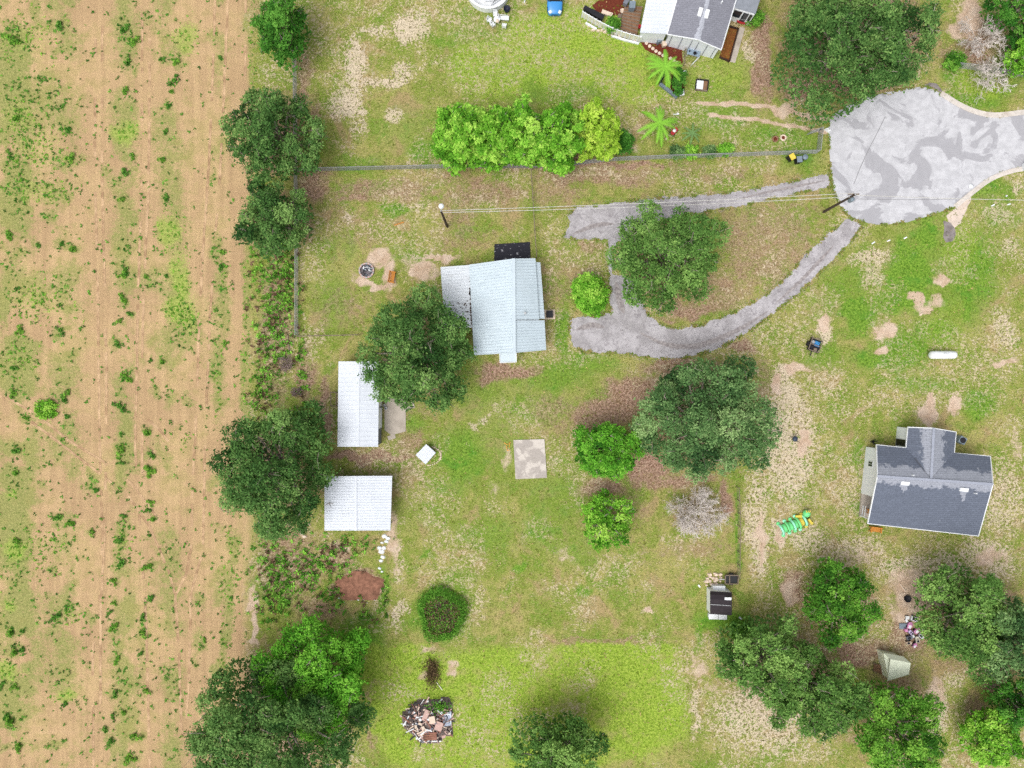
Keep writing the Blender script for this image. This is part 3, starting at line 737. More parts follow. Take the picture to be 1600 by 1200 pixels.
    for k in order:
        q, rc = tops[k]
        m1 = np.array([c.x, c.y, zt]); mid = m1 * .55 + q * .45 + np.array([rng.normal() * .3, rng.normal() * .3, .3])
        end = q + rng.normal(size=3) * rc * .5 + np.array([0, 0, rc * .45])
        b.tube([m1 - np.array([0, 0, .15]), mid, q * .6 + mid * .4, end], [tr * .5, tr * .3, tr * .2, .02], 5, False)
        for j in range(3):
            e2 = q + rng.normal(size=3) * rc * .6 + np.array([0, 0, rc * .4])
            b.tube([q * .7 + mid * .3, e2], [.035, .012], 4, False)
    if h > 4:                                   # bare twig ends that poke out of the foliage
        for k in rng.permutation(len(tops))[:int(len(tops) * .55)]:
            q, rc = tops[k]; a_ = rng.random() * 6.28; L_ = rc * rng.uniform(.5, 1.1)
            s0 = q + np.array([rng.normal() * rc * .3, rng.normal() * rc * .3, rc * .45])
            e0 = s0 + np.array([math.cos(a_) * L_, math.sin(a_) * L_, rc * rng.uniform(.12, .4)]); m0 = (s0 + e0) / 2 + rng.normal(size=3) * .1
            b.tube([s0, m0, e0], [.04, .03, .014], 4, False)
            b.tube([m0, m0 + (e0 - s0) * .4 + rng.normal(size=3) * .3], [.024, .01], 4, False)
    b.build('trunk', M_BARK, root)
    return root

# --- big oaks and other trees (photo centre and radii of each crown)
tree('bushy dark tree at the top edge beside the sandy field', 438, 42, 40, 62, 7.0, 'shrub', 1, clump=.9)
tree('dark oak on the field edge, largest of the pair above the small fenced yard', 426, 206, 68, 82, 9.0, 'dkoak', 2)
tree('dark grey-green oak on the field edge beside the fire pit yard', 424, 342, 57, 64, 8.0, 'dkoak', 3)
tree('spreading dark oak overhanging the metal roofed house and the long shed', 648, 552, 92, 106, 9.5, 'dkoak', 4, shape=[1, 1, 1, .96, 1.02, .74, .96, 1])
tree('big dark oak between the field and the ribbed white carport', 424, 735, 94, 104, 10.0, 'dkoak', 5)
tree('bright green rounded tree tucked behind the dark oak at lower left', 488, 1066, 98, 92, 8.0, 'vivid', 7, clump=.85, name='broadleaf_tree')
tree('huge dark oak filling the lower left corner', 424, 1134, 142, 112, 11.0, 'dkoak', 6, shape=[1.06, .78, .74, .92, 1, 1, 1, 1.1])
tree('dark green oak cut by the bottom edge below the pasture', 866, 1186, 76, 68, 8.0, 'oak', 8)
tree('huge oak overhanging the turning circle and the sandy drive', 1340, 50, 132, 124, 12.0, 'dkoak', 9)
tree('round green oak in the island between the gravel drives', 1042, 398, 90, 82, 8.5, 'oak', 10, gap=.08)
tree('large dense oak south of the curved gravel drive', 1103, 655, 112, 106, 10.0, 'grey', 11)
tree('rounded bright green tree touching the large oak near the concrete slab', 951, 705, 52, 50, 5.5, 'vivid', 12, clump=.8, name='broadleaf_tree')
tree('small lime green tree below the rounded tree on the lawn', 949, 813, 44, 46, 4.6, 'lime', 13, clump=.8, dens=.75, gap=.15, name='broadleaf_tree')
tree('mid green tree above the playhouse near the grey roofed house', 1318, 944, 57, 66, 7.0, 'green', 14)
tree('grey-green oak on the left of the grove by the playhouse', 1196, 1030, 80, 62, 8.0, 'oak', 15)
tree('grey-green oak in the middle of the lower right grove', 1278, 1086, 86, 66, 8.5, 'oak', 16)
tree('dark green oak over the playhouse roof at the bottom edge', 1410, 1146, 72, 74, 8.0, 'green', 17)
tree('dark oak right of the pink toy pile', 1516, 968, 64, 90, 9.0, 'oak', 18)
tree('grey-green oak at the right edge below the grey roofed house', 1580, 1000, 62, 76, 9.0, 'grey', 19)
tree('lime green leafy tree in the lower right corner', 1552, 1158, 44, 48, 5.0, 'lime', 20, clump=.8, name='broadleaf_tree')
tree('dark green tree at the right edge above the lime tree', 1592, 1098, 40, 36, 6.0, 'shrub', 21, clump=.85, name='broadleaf_tree')
tree('dark shrubby tree in the upper right corner', 1590, 10, 40, 28, 6.0, 'shrub', 22, clump=.85, name='broadleaf_tree')
tree('dark green shrubby tree on the right edge behind the bare thicket', 1602, 56, 26, 22, 4.0, 'shrub', 23, clump=.85, name='broadleaf_tree')
tree('bright lime tree on the right edge beside the bare thicket', 1603, 90, 24, 28, 4.5, 'lime', 24, clump=.85, name='broadleaf_tree')
G = 'row of bright green trees along the fence'
tree('leftmost bright green tree of the row along the chain link fence', 717, 213, 43, 53, 6.0, 'lime', 31, G, .75, 1.0, .17, name='hedge_tree')
tree('second bright green tree from the left in the fence row', 766, 216, 41, 54, 5.8, 'lime', 32, G, .75, 1.0, .17, name='hedge_tree')
tree('middle bright green tree of the fence row', 815, 210, 42, 52, 6.2, 'lime', 33, G, .75, 1.0, .17, name='hedge_tree')
tree('large bright green tree, fourth from the left in the fence row', 870, 215, 48, 53, 6.2, 'lime', 34, G, .75, 1.0, .17, name='hedge_tree')
tree('yellow-green tree at the right end of the fence row', 932, 207, 34, 46, 5.5, 'yel', 35, G, .75, .85, .17, name='hedge_tree')
tree('small dark green shrub beside the yellow-green fence tree', 973, 222, 16, 18, 2.2, 'shrub', 36, clump=.7, zlo=.2, name='shrub', cat='shrub', limbs=3)
tree('lime green round bush beside the gravel parking pad', 922, 458, 30, 32, 2.6, 'lime', 37, clump=.75, zlo=.2, leaf=.13, name='bush', cat='bush', limbs=3)
tree('dark columnar shrub beside the palm in the flower bed', 1061, 124, 9, 20, 2.4, 'shrub', 38, clump=.7, zlo=.25, leaf=.11, name='shrub', cat='shrub', limbs=2)
tree('green shrub beside the white porch windows', 1182, 29, 9, 9, 1.6, 'green', 39, clump=.7, zlo=.2, leaf=.11, name='shrub', cat='shrub', limbs=2)
tree('leafy green bush between the curved white fence and the deck', 957, 37, 9, 9, 1.5, 'green', 40, clump=.7, zlo=.2, leaf=.11, name='bush', cat='bush', limbs=2)
tree('bright green low bush left of the bare thicket', 1494, 94, 13, 11, 1.2, 'green', 41, clump=.75, zlo=.2, leaf=.12, name='bush', cat='bush', limbs=2)
tree('low green shrub mound at the corner of the black roofed shed', 1158, 985, 16, 14, 1.4, 'green', 42, clump=.75, zlo=.2, leaf=.12, name='bush', cat='bush', limbs=2)
G = 'flower bed shrubs along the fence'
tree('greyish dark shrub at the left end of the fence flower bed', 1058, 238, 8, 7, 1.0, 'grey', 43, G, .7, zlo=.2, leaf=.09, name='shrub', cat='shrub', limbs=2)
tree('lime leafy plant between the two greyish shrubs by the fence', 1080, 236, 12, 7, .8, 'lime', 44, G, .7, zlo=.2, leaf=.10, name='shrub', cat='shrub', limbs=2)
tree('greyish dark shrub in the middle of the fence flower bed', 1110, 236, 8, 7, 1.0, 'grey', 45, G, .7, zlo=.2, leaf=.09, name='shrub', cat='shrub', limbs=2)
tree('lime leafy plant at the right end of the fence flower bed', 1135, 233, 12, 6, .8, 'lime', 46, G, .7, zlo=.2, leaf=.10, name='shrub', cat='shrub', limbs=2)
tree('round green weed mound in the tan field', 72, 642, 15, 14, .28, 'lime', 47, clump=.8, zlo=.2, leaf=.11, name='bush', cat='bush', limbs=2)
# the ring-shaped bush on the south lawn: green rim round a brown twiggy middle
def ring_bush():
    rng = np.random.default_rng(60); c = P(690, 960, .6)
    root = thing('ring_bush', 'round ring-shaped bush with a brown twiggy middle on the south lawn', 'bush', (c.x, c.y, 0))
    n = 5200
    a = rng.random(n) * 6.2832; r = np.where(rng.random(n) < .72, rng.normal(.88, .10, n), rng.random(n) ** .5 * .8)
    o = 1 + .08 * np.sin(3 * a + 1) + .06 * np.sin(5 * a)
    pos = np.stack([c.x + np.cos(a) * r * o * 2.75, c.y + np.sin(a) * r * o * 3.1, .25 + 1.0 * np.sqrt(np.clip(1.15 - r * r, .03, 1)) * rng.uniform(.75, 1.1, n)], 1)
    nr = np.stack([np.cos(a) * r, np.sin(a) * r, np.full(n, .8)], 1) + rng.normal(size=(n, 3)) * .5
    tone = .5 + rng.normal(0, .2, n)
    col = pal_col('green', tone)
    brown = (r < .72) & (rng.random(n) < .55)
    col[brown] = np.array(lin(112, 92, 72)) * rng.uniform(.6, 1.4, (brown.sum(), 1))
    leaves_mesh('crown', pos, nr, rng.uniform(.08, .15, n), col, rng, root)
    b = MB()
    for k in range(120):
        aa = rng.random() * 6.28; rr = rng.random() ** .5 * .85
        p = Vector((c.x + math.cos(aa) * rr * 2.6, c.y + math.sin(aa) * rr * 2.9, .2 + .9 * math.sqrt(max(.05, 1.1 - rr * rr))))
        b.tube([(c.x + math.cos(aa) * rr * .8, c.y + math.sin(aa) * rr * .8, 0), p], [.03, .012], 4, False)
    b.build('stem', M_BARK, root)
ring_bush()

# --- bare trees: recursive branching
def bare_tree(label, px, py, rpx, h, seed, name='bare_tree', cat='tree', n0=9, mat=None, keep=1.0, r0=.08):
    rng = np.random.default_rng(seed); f = (H - h * .6) / H * S
    c = P(px, py, h * .6); R = rpx * f
    root = thing(name, label, cat, (c.x, c.y, 0))
    trunk = MB(); tw = MB()
    base = np.array([c.x, c.y, 0.0])
    trunk.tube([base - [0, 0, .05], base + [0.05, 0, h * .18]], [r0 * 1.6, r0 * 1.2], 7)
    def grow(p, d, L, r, lev):
        q = p + d * L * .5 + rng.normal(size=3) * L * .05; e = p + d * L + rng.normal(size=3) * L * .08
        (trunk if lev == 0 else tw).tube([p, q, e], [r, r * .8, r * .6], 5 if lev == 0 else 3, False)
        if lev >= 4: return
        for k in range((5, 4, 4, 3)[lev]):
            if rng.random() > keep and lev > 0: continue
            s = rng.uniform(.35, 1.0); st = p + (e - p) * s
            nd = d + rng.normal(size=3) * (.55 if lev < 2 else .75); nd[2] = nd[2] * .6 + .12; nd /= np.linalg.norm(nd)
            grow(st, nd, L * rng.uniform(.5, .72), max(.02, r * .58), lev + 1)
    for k in range(n0):
        a = 6.2832 * (k + rng.random() * .6) / n0; el = rng.uniform(.35, 1.1)
        d = np.array([math.cos(a) * math.cos(el), math.sin(a) * math.cos(el), math.sin(el)])
        grow(base + [0, 0, h * .15], d, R * rng.uniform(.42, .58), r0 * .7, 0)
    trunk.build('trunk', mat or M_TWIG, root)
    kind(tw.build('twig_crown', mat or M_TWIG, root), 'stuff')
bare_tree('bare bleached dead tree beside the large dense oak', 1088, 803, 56, 4.0, 71, n0=11)
bare_tree('bare reddish-grey thicket near the upper right corner', 1538, 54, 50, 3.0, 72, 'bare_shrub', 'shrub', 8, keep=.85, r0=.05)
bare_tree('pale grey bare shrub in front of the lime tree at upper right', 1560, 114, 46, 3.0, 73, 'bare_shrub', 'shrub', 8, keep=.85, r0=.05)
M_BRUSH = plain('old_brush', lin(150, 132, 126), .95, .25, 2.0, .05)
bare_tree('grey brush pile beside the wire fence on the field edge', 447, 570, 19, 1.0, 74, 'brush_pile', 'brush pile', 9, M_BRUSH, .7, .04)
bare_tree('small purple-grey twig heap above the dark oak by the field', 462, 612, 14, .8, 75, 'brush_pile', 'brush pile', 7, M_BRUSH, .7, .035)

# --- palms: trunk and arching fronds with leaflets
def palm(label, px, py, rpx, h, nf, seed, pal='lime'):
    rng = np.random.default_rng(seed); c = P(px, py, h); R = rpx * S
    root = thing('palm', label, 'palm', (c.x, c.y, 0))
    MB().tube([(c.x, c.y, 0), (c.x, c.y, h * .5), (c.x, c.y, h)], [.16, .13, .12], 8).build('trunk', M_BARK, root)
    for k in range(nf):
        a = 6.2832 * k / nf + rng.normal() * .18; L = R * rng.uniform(.75, 1.08); up = rng.uniform(.25, .8)
        d = np.array([math.cos(a), math.sin(a), 0]); sd = np.array([-d[1], d[0], 0]); nj = 26
        vs, fs, cols, tips, tcol = [], [], [], [], []
        for j in range(nj + 1):                  # one midrib strip carries every leaflet
            s = j / nj; p = np.array([c.x, c.y, 0]) + d * L * s + np.array([0, 0, h + up * L * .55 * s - L * .62 * s * s])
            vs += [p - sd * .025, p + sd * .025]; cols += [pal_col(pal, np.array([.62]))[0]] * 2
            if j == 0: continue
            q = 2 * j; fs += [q - 2, q, q + 1, q - 2, q + 1, q - 1]
            ll = .42 * math.sin(math.pi * min(1, .15 + .85 * s)) ** .6 * (L / 2.2)
            cc = pal_col(pal, np.array([np.clip(.55 + rng.normal() * .2, 0, 1)]))[0]
            for sg in (-1, 1):
                k0 = 2 * (nj + 1) + len(tips)
                tips.append(p + sd * sg * ll * .8 + d * ll * .55 + np.array([0, 0, -.10 * ll + rng.normal() * .04])); tcol.append(cc)
                fs += [q - 2, k0, q] if sg < 0 else [q - 1, q + 1, k0]
        vs += tips; cols += tcol
        np_mesh('frond', np.array(vs), np.array(fs), 3, M_LEAF, root, {'leaf': np.concatenate([np.array(cols), np.ones((len(cols), 1))], 1)})
palm('bright green palm leaning over the flower bed near the upper house', 1040, 104, 34, 3.2, 15, 81)
palm('bright green palm with long fronds beside the red mower near the fence', 1031, 192, 33, 1.8, 13, 82, 'lime')
palm('sparse low palm right of the red mower', 1082, 208, 18, .7, 8, 83, 'grey')

# --- weeds and grass that nobody could count
def rosettes(name, px, py, hgt, rad, nleaf, col, rng, lw=.34):
    n = len(px)
    if n == 0: return
    cx = (px - 800) * S; cy = (600 - py) * S
    N = n * nleaf
    a = rng.random(N) * 6.2832; R = np.repeat(rad, nleaf) * rng.uniform(.55, 1.15, N); Hh = np.repeat(hgt, nleaf) * rng.uniform(.3, 1.1, N)
    bx = np.repeat(cx, nleaf) + rng.normal(0, .25, N) * np.repeat(rad, nleaf); by = np.repeat(cy, nleaf) + rng.normal(0, .25, N) * np.repeat(rad, nleaf)
    ca, sa = np.cos(a), np.sin(a); w = R * lw
    z0 = np.full(N, .004)
    mid = np.stack([bx + ca * R * .55, by + sa * R * .55, Hh], 1)
    v = np.stack([np.stack([bx, by, z0], 1), mid + np.stack([sa * w, -ca * w, z0 * 0], 1), np.stack([bx + ca * R, by + sa * R, Hh * .8], 1), mid + np.stack([-sa * w, ca * w, z0 * 0], 1)], 1).reshape(-1, 3)
    cc = np.repeat(col, nleaf, 0) * rng.uniform(.7, 1.3, (N, 1))
    c4 = np.repeat(np.concatenate([cc, np.ones((N, 1))], 1), 4, 0)
    return np_mesh(name, v, np.arange(4 * N), 4, M_WEED, None, {'leaf': c4})

def scatter_ell(L, per, rng, spread=.62):
    X, Y = [], []
    for b in L:
        x, y, rx, ry = b[:4]
        n = max(2, int(per * rx * ry / 60))
        X.append(x + rng.normal(0, spread, n) * rx); Y.append(y + rng.normal(0, spread, n) * ry)
    return np.concatenate(X), np.concatenate(Y)
rng = np.random.default_rng(90)
# scattered small weeds of the field
x, y = scatter_ell(FW, 3.2, rng)
x2 = rng.uniform(-70, 385, 1500); y2 = rng.uniform(-60, 1260, 1500)
x = np.concatenate([x, x2]); y = np.concatenate([y, y2]); k = x < 385
x, y = x[k], y[k]; n = len(x)
o = rosettes('field_weeds', x, y, rng.uniform(.05, .22, n), rng.uniform(.08, .27, n), 7, pal_col('shrub', .55 + rng.normal(0, .25, n)) * np.array([1.15, 1.05, 1.0]), rng)
kind(tag(o, 'low green weeds scattered over the tan sandy field', 'weeds'), 'stuff')
x, y = scatter_ell([b[:4] for b in FL] + VERGE, 4.0, rng, .55); n = len(x)
o = rosettes('field_grass', x, y, rng.uniform(.04, .14, n), rng.uniform(.08, .2, n), 6, pal_col('lime', .4 + rng.normal(0, .25, n)) * .85, rng)
kind(tag(o, 'yellow-green grass patches and verge grass of the sandy field', 'grass'), 'stuff')
# scrub between field and yards
SCR = [(432,430,30,50),(425,500,28,50),(430,560,24,40),(415,620,18,30),(450,470,16,70),(425,870,26,30),(450,900,40,40),(500,880,40,25),(430,940,30,35),(520,930,30,25),(540,850,40,14),(400,420,8,40),(405,600,8,60),(600,930,6,30),(575,965,14,12),(470,560,8,60),(470,640,12,20),(540,885,14,8)]
x, y = scatter_ell(SCR, 6.0, rng); n = len(x)
pc = pal_col('green', .6 + rng.normal(0, .28, n)) * 1.15; br = rng.random(n) < .2
pc[br] = np.array(lin(138, 112, 90)) * rng.uniform(.7, 1.25, (br.sum(), 1))
o = rosettes('scrub_weeds', x, y, rng.uniform(.12, .7, n), rng.uniform(.12, .38, n), 7, pc, rng)
kind(tag(o, 'tangled scrub weeds between the field and the fenced yards', 'weeds'), 'stuff')
# lawn and pasture tufts, thicker where the turf is greener
n = 60000
x = rng.uniform(390, 1680, n); y = rng.uniform(-60, 1260, n)
f_, s_, l_, t_, d_, li_, fg_, fl_ = masks(x, y)
inroad = np.zeros(n, bool)
def in_poly(px, py, poly):
    c = np.zeros(len(px), bool); j = len(poly) - 1
    for i in range(len(poly)):
        xi, yi = poly[i]; xj, yj = poly[j]
        if yi != yj:
            c ^= ((yi > py) != (yj > py)) & (px < (xj - xi) * (py - yi) / (yj - yi) + xi)
        j = i
    return c
PAVED = in_poly(x, y, ROAD) | in_poly(x, y, DRIVE)
p = (.30 + .55 * l_ + .6 * li_ - .5 * d_ - .25 * s_ - .15 * t_) * (1 - f_)
k = (rng.random(n) < p) & ~PAVED
x, y, l_, li_, t_ = x[k], y[k], l_[k], li_[k], t_[k]; n = len(x)
col = np.array(lin(126, 128, 58)) * (1 - l_[:, None]) + np.array(lin(96, 136, 44)) * l_[:, None]
col = col * (1 - li_[:, None]) + np.array(lin(132, 156, 52)) * li_[:, None]
dry = rng.random(n) < .22 - .15 * l_
col[dry] = np.array(lin(190, 170, 116))
kp = li_ > .5
for nm, lab, sel in (('lawn_grass', 'short patchy olive lawn grass around the houses', ~kp), ('pasture_grass', 'thick yellow-green pasture grass along the bottom', kp)):
    m = int(sel.sum())
    o = rosettes(nm, x[sel], y[sel], rng.uniform(.02, .09, m), rng.uniform(.06, .16, m), 4, col[sel] * rng.uniform(.75, 1.25, (m, 1)), rng)
    kind(tag(o, lab, 'grass'), 'stuff')

# the larger weed clumps of the field, one by one
def weed_proto(seed, pal):
    rg = np.random.default_rng(seed); P_, T_ = [], []
    for k in range(6):                       # a few crowded stems make one straggling clump
        q = rg.normal(0, .16, 2); n = rg.integers(14, 34); rr = rg.uniform(.1, .24)
        a = rg.random(n) * 6.28; r = rg.random(n) ** .5 * rr
        P_.append(np.stack([q[0] + np.cos(a) * r, q[1] + np.sin(a) * r, .03 + rg.uniform(.08, .3) * np.sqrt(1 - .9 * (r / rr) ** 2) * rg.uniform(.4, 1.1, n)], 1))
        T_.append(.5 + rg.normal(0, .2) + rg.normal(0, .2, n))
    pos = np.concatenate(P_); n = len(pos)
    nr = rg.normal(size=(n, 3)) * .5 + np.array([0, 0, .9])
    return leaves_mesh('weed_clump', pos, nr, rg.uniform(.05, .11, n), pal_col(pal, np.concatenate(T_)) * np.array([1.2, 1.08, 1.1]), rg, None, .5, M_WEED)
WEEDS = [(255,92,1.1),(273,98,1.2),(270,127,1.3),(268,143,.9),(265,166,1.1),(197,142,1.5),(95,40,1.6),(24,62,1.9),(197,45,1.6),(208,66,1.4),(200,96,1.3),(25,186,1.4),(108,203,1.3),(208,245,1.0),(196,268,1.4),(255,249,1.2),(260,205,1.0),(110,250,1.3),(15,242,1.1),
 (113,390,1.3),(98,380,1.2),(15,368,1.5),(60,383,.9),(192,310,1.1),(260,308,1.2),(192,432,1.4),(196,424,1.2),(228,433,.9),(261,431,.9),(192,466,1.5),(203,490,1.2),(187,500,1.0),(183,536,1.1),(32,518,1.4),(95,519,1.2),(254,566,1.2),(236,562,.8),(198,590,1.6),(22,575,1.3),(105,612,1.2),(100,622,1.5),(22,616,1.2),
 (188,637,1.4),(230,677,1.5),(105,650,1.1),(40,653,1.1),(25,704,1.4),(188,702,1.5),(236,710,1.3),(237,738,1.6),(190,724,1.0),(25,740,1.2),(150,765,1.1),(110,818,1.5),(90,808,1.3),(143,831,1.2),(192,806,1.1),(238,786,1.0),(232,798,.9),(240,812,1.0),(233,836,.9),(230,886,1.6),(190,880,1.4),(25,846,1.4),(185,845,1.3),
 (180,908,1.2),(88,965,1.4),(18,990,1.5),(35,986,1.0),(178,980,1.5),(223,965,1.4),(222,990,1.3),(235,935,1.1),(180,942,.9),(172,958,.9),(24,1020,1.6),(34,1015,1.3),(183,1032,1.2),(180,1085,1.3),(228,1080,1.1),(219,1022,1.1),(25,1072,1.2),(5,1070,1.0),(18,1128,2.1),(10,1120,1.5),(30,1168,1.6),(165,1140,1.1),(210,1152,1.4),
 (172,1160,1.4),(205,1183,1.6),(178,1120,1.0),(195,1113,1.1),(102,1100,1.0),(320,1000,1.0),(345,92,.9),(347,395,1.0),(345,420,1.1),(353,535,.9)]
protos = [weed_proto(200 + i, ('shrub', 'green')[i % 2]) for i in range(8)]
for i, (wx_, wy_, sc_) in enumerate(WEEDS):
    p0 = protos[i % 8]
    o = p0 if i < 8 else p0.copy()
    if i >= 8: COL.objects.link(o)
    q = P(wx_, wy_); o.location = q; o.rotation_euler = (0, 0, (i * 2.399) % 6.283); o.scale = (sc_, sc_ * (.8 + .5 * ((i * 7) % 5) / 5), sc_)

ROWS = [('left-edge weed row', -99, 62), ('second weed row', 62, 150), ('middle weed row', 150, 213), ('fourth weed row', 213, 300), ('weed row nearest the trees', 300, 400)]
def ordinal(n): return '%d%s' % (n, 'th' if 10 <= n % 100 <= 20 else {1: 'st', 2: 'nd', 3: 'rd'}.get(n % 10, 'th'))
wobs = sorted([o for o in COL.objects if o.name.startswith('weed_clump')], key=lambda o: -o.location.y)
for nm, x0, x1 in ROWS:
    for i, o in enumerate([o for o in wobs if x0 <= o.location.x / S + 800 < x1]):
        tag(o, '%s green weed clump from the top in the field\'s %s' % (ordinal(i + 1), nm), 'weed', 'weed clumps in the sandy field')
# grass creeping over the edges of the road and the drive
X, Y = [], []
for poly, per in ((ROAD, 2.2), (DRIVE, 2.6)):
    for a, b in zip(poly, poly[1:] + poly[:1]):
        L = math.hypot(b[0] - a[0], b[1] - a[1]); n = int(L * per)
        u = rng.random(n); X.append(a[0] + (b[0] - a[0]) * u + rng.normal(0, 1.1, n)); Y.append(a[1] + (b[1] - a[1]) * u + rng.normal(0, 1.1, n))
X = np.concatenate(X); Y = np.concatenate(Y); k = (X < 1690) & (vn(X, Y, 9, 2) > .52); X, Y = X[k], Y[k]; n = len(X)
col = np.where(rng.random((n, 1)) < .4, np.array(lin(160, 146, 92)), np.array(lin(122, 144, 62)))
o = rosettes('verge_grass', X, Y, rng.uniform(.03, .1, n), rng.uniform(.07, .2, n), 5, col * rng.uniform(.7, 1.25, (n, 1)), rng)
kind(tag(o, 'ragged grass creeping over the edges of the road and gravel drive', 'grass'), 'stuff')
# loose stones thrown out along the drive
b = MB(); rr_ = random.Random(31)
for a, c in zip(DRIVE, DRIVE[1:] + DRIVE[:1]):
    L = math.hypot(c[0] - a[0], c[1] - a[1])
    for k in range(int(L * 1.3)):
        u = rr_.random(); p = P(a[0] + (c[0] - a[0]) * u + rr_.gauss(0, 3), a[1] + (c[1] - a[1]) * u + rr_.gauss(0, 3)); s_ = rr_.uniform(.02, .07); t_ = rr_.random() * 6
        vs = [(p.x + math.cos(t_ + i * 2.1) * s_, p.y + math.sin(t_ + i * 2.1) * s_, .004) for i in range(3)] + [(p.x, p.y, s_ * .9)]
        b.add(vs, [(0, 1, 3), (1, 2, 3), (2, 0, 3)])
kind(tag(b.build('loose_gravel', M_GRAVEL), 'loose grey stones strewn along the edges of the gravel drive', 'gravel'), 'stuff')

# ------------------------------------------------------------------ building materials
def metal_roof(name, rgb, stain=None, amt=.35):
    t = NT(name); co = t.pos()
    n = t.noise(co, .5, 4.0, .6); st = t.noise(t.scale(co, (.5, 3.0, 1)), 1.0, 4.0, .65)
    c = t.mix(t.ss(n, .3, .7), tuple(x * .93 for x in rgb), rgb)
    c = t.mix(t.m('MULTIPLY', t.ss(st, .52, .74), amt), c, stain or tuple(x * .72 for x in rgb))
    return t.done(c, .45, .4)
M_WROOF = metal_roof('white_metal_roof', lin(216, 222, 231), None, .28)
M_BROOF = metal_roof('pale_blue_metal_roof', lin(200, 214, 222), lin(172, 188, 198), .4)
M_LROOF = metal_roof('stained_metal_roof', lin(214, 220, 226), lin(150, 148, 146), .55)
M_WHITE = plain('white_paint', lin(234, 237, 240), .6, .06, 1.5, .3, 0, lin(196, 194, 186))
M_WSIDE = plain('white_siding', lin(236, 240, 248), .6, .04, 1.2, .3)
M_GSIDE = plain('grey_siding', lin(120, 124, 134), .7, .1, 1.2, .25)
M_CREAM = plain('cream_vinyl', lin(222, 218, 200), .6, .08, 1.5, .3, 0, lin(186, 180, 150))
M_DARK = plain('dark_opening', lin(30, 31, 34), .3, .2, 2.0, .5)
M_BLACK = plain('black_plastic', lin(38, 38, 44), .6, .25, 3.0, .3)
M_GLASS = plain('window_glass', lin(44, 50, 58), .12, .15, 1.0, .6)
M_GREYP = plain('grey_plastic', lin(126, 140, 152), .55, .12, 4.0, .35)
M_GALV = plain('galvanised_steel', lin(176, 178, 180), .45, .12, 3.0, .5, .4)
M_POST = plain('weathered_wood', lin(136, 122, 108), .9, .22, 4.0, .1)
M_WOOD = plain('brown_wood', lin(140, 108, 84), .85, .25, 3.0, .12)
M_ORANGE = plain('orange_stained_wood', lin(206, 138, 62), .7, .2, 5.0, .2)
M_YELLOW = plain('yellow_plastic', lin(228, 206, 84), .5, .12, 4.0, .35)
M_RED = plain('red_plastic', lin(176, 46, 52), .5, .15, 4.0, .35)
M_MULCH = plain('red_mulch', lin(112, 58, 44), .95, .35, 6.0, .05)
M_BEDSOIL = plain('brown_mulch', lin(134, 86, 48), .95, .35, 5.0, .05, 0, lin(150, 130, 60))
M_BLUE = plain('blue_car_paint', lin(62, 144, 214), .22, .04, .5, .6)
M_CONC = plain('old_concrete', lin(186, 176, 164), .95, .12, 1.2, .08, 0, lin(148, 136, 122))
M_PALE = plain('pale_stone', lin(226, 206, 186), .9, .1, 5.0, .1)
t = NT('slab_concrete'); co = t.pos()
c = t.mix(t.ss(t.noise(co, .9, 4.0, .6, .6), .46, .6), lin(178, 170, 163), lin(210, 202, 193))
c = t.mix(t.m('MULTIPLY', t.ss(t.noise(co, 5.0, 3.0, .6), .5, .7), .35), c, lin(140, 132, 122))
M_SLAB = t.done(c, .95, .08)
def shingle(name, dark, light):
    t = NT(name); co = t.pos()
    at = t.attr('dry'); n = t.noise(t.scale(co, (1.0, 1.0, 1.0)), 1.6, 4.0, .65, .4); nf = t.noise(co, 7.0, 2.0, .6)
    br = t.node('ShaderNodeTexBrick'); t.put(br.inputs['Vector'], t.obj()); br.inputs['Scale'].default_value = 1.0
    br.inputs['Brick Width'].default_value = .55; br.inputs['Row Height'].default_value = .24; br.inputs['Mortar Size'].default_value = .02
    br.inputs['Color1'].default_value = (.86, .86, .86, 1); br.inputs['Color2'].default_value = (1.08, 1.08, 1.08, 1); br.inputs['Mortar'].default_value = (.62, .62, .62, 1)
    f = t.ss(t.m('ADD', at.outputs['Fac'], t.m('MULTIPLY', t.m('SUBTRACT', n, .5), 2.2)), .36, .62)
    c = t.mix(f, dark, light)
    c = t.mix(.6, c, br.outputs[0], 'MULTIPLY')
    c = t.mix(.5, c, t.mix(t.ss(nf, .3, .7), (.75, .75, .75), (1.15, 1.15, 1.15)), 'MULTIPLY')
    t.bump(br.outputs[1], .3, .02)
    return t.done(c, .9, .15)
M_SHIN = shingle('slate_shingles', lin(108, 115, 130), lin(162, 166, 177))
M_SHIN2 = shingle('grey_shingles', lin(141, 142, 152), lin(184, 187, 197))

def ribbed(A, B, C, D, pitch=.32, rib=.045, thick=.06):
    """roof sheet: ribs run from edge A-B (ridge) down to D-C (eave)"""
    A, B, C, D = [Vector(x) for x in (A, B, C, D)]
    n = max(3, int((B - A).length / pitch)); b = MB(); T = []
    for i in range(n):
        for u, hh in ((0, 0), (.62, 0), (.72, 1), (.90, 1)):
            T.append(((i + u) / n, hh))
    T.append((1.0, 0))
    nrm = (B - A).cross(D - A).normalized()
    if nrm.z < 0: nrm = -nrm
    for tt, hh in T:
        p, q = A.lerp(B, tt) + nrm * rib * hh, D.lerp(C, tt) + nrm * rib * hh
        b.v += [tuple(p), tuple(q)]
    up = (B - A).cross(D - A).z > 0
    for i in range(len(T) - 1):
        f = (2 * i, 2 * i + 1, 2 * i + 3, 2 * i + 2)
        b.f.append(tuple(reversed(f)) if up else f)
    dz = Vector((0, 0, .012))
    b.slab([A - dz, B - dz, C - dz, D - dz], thick)
    return b

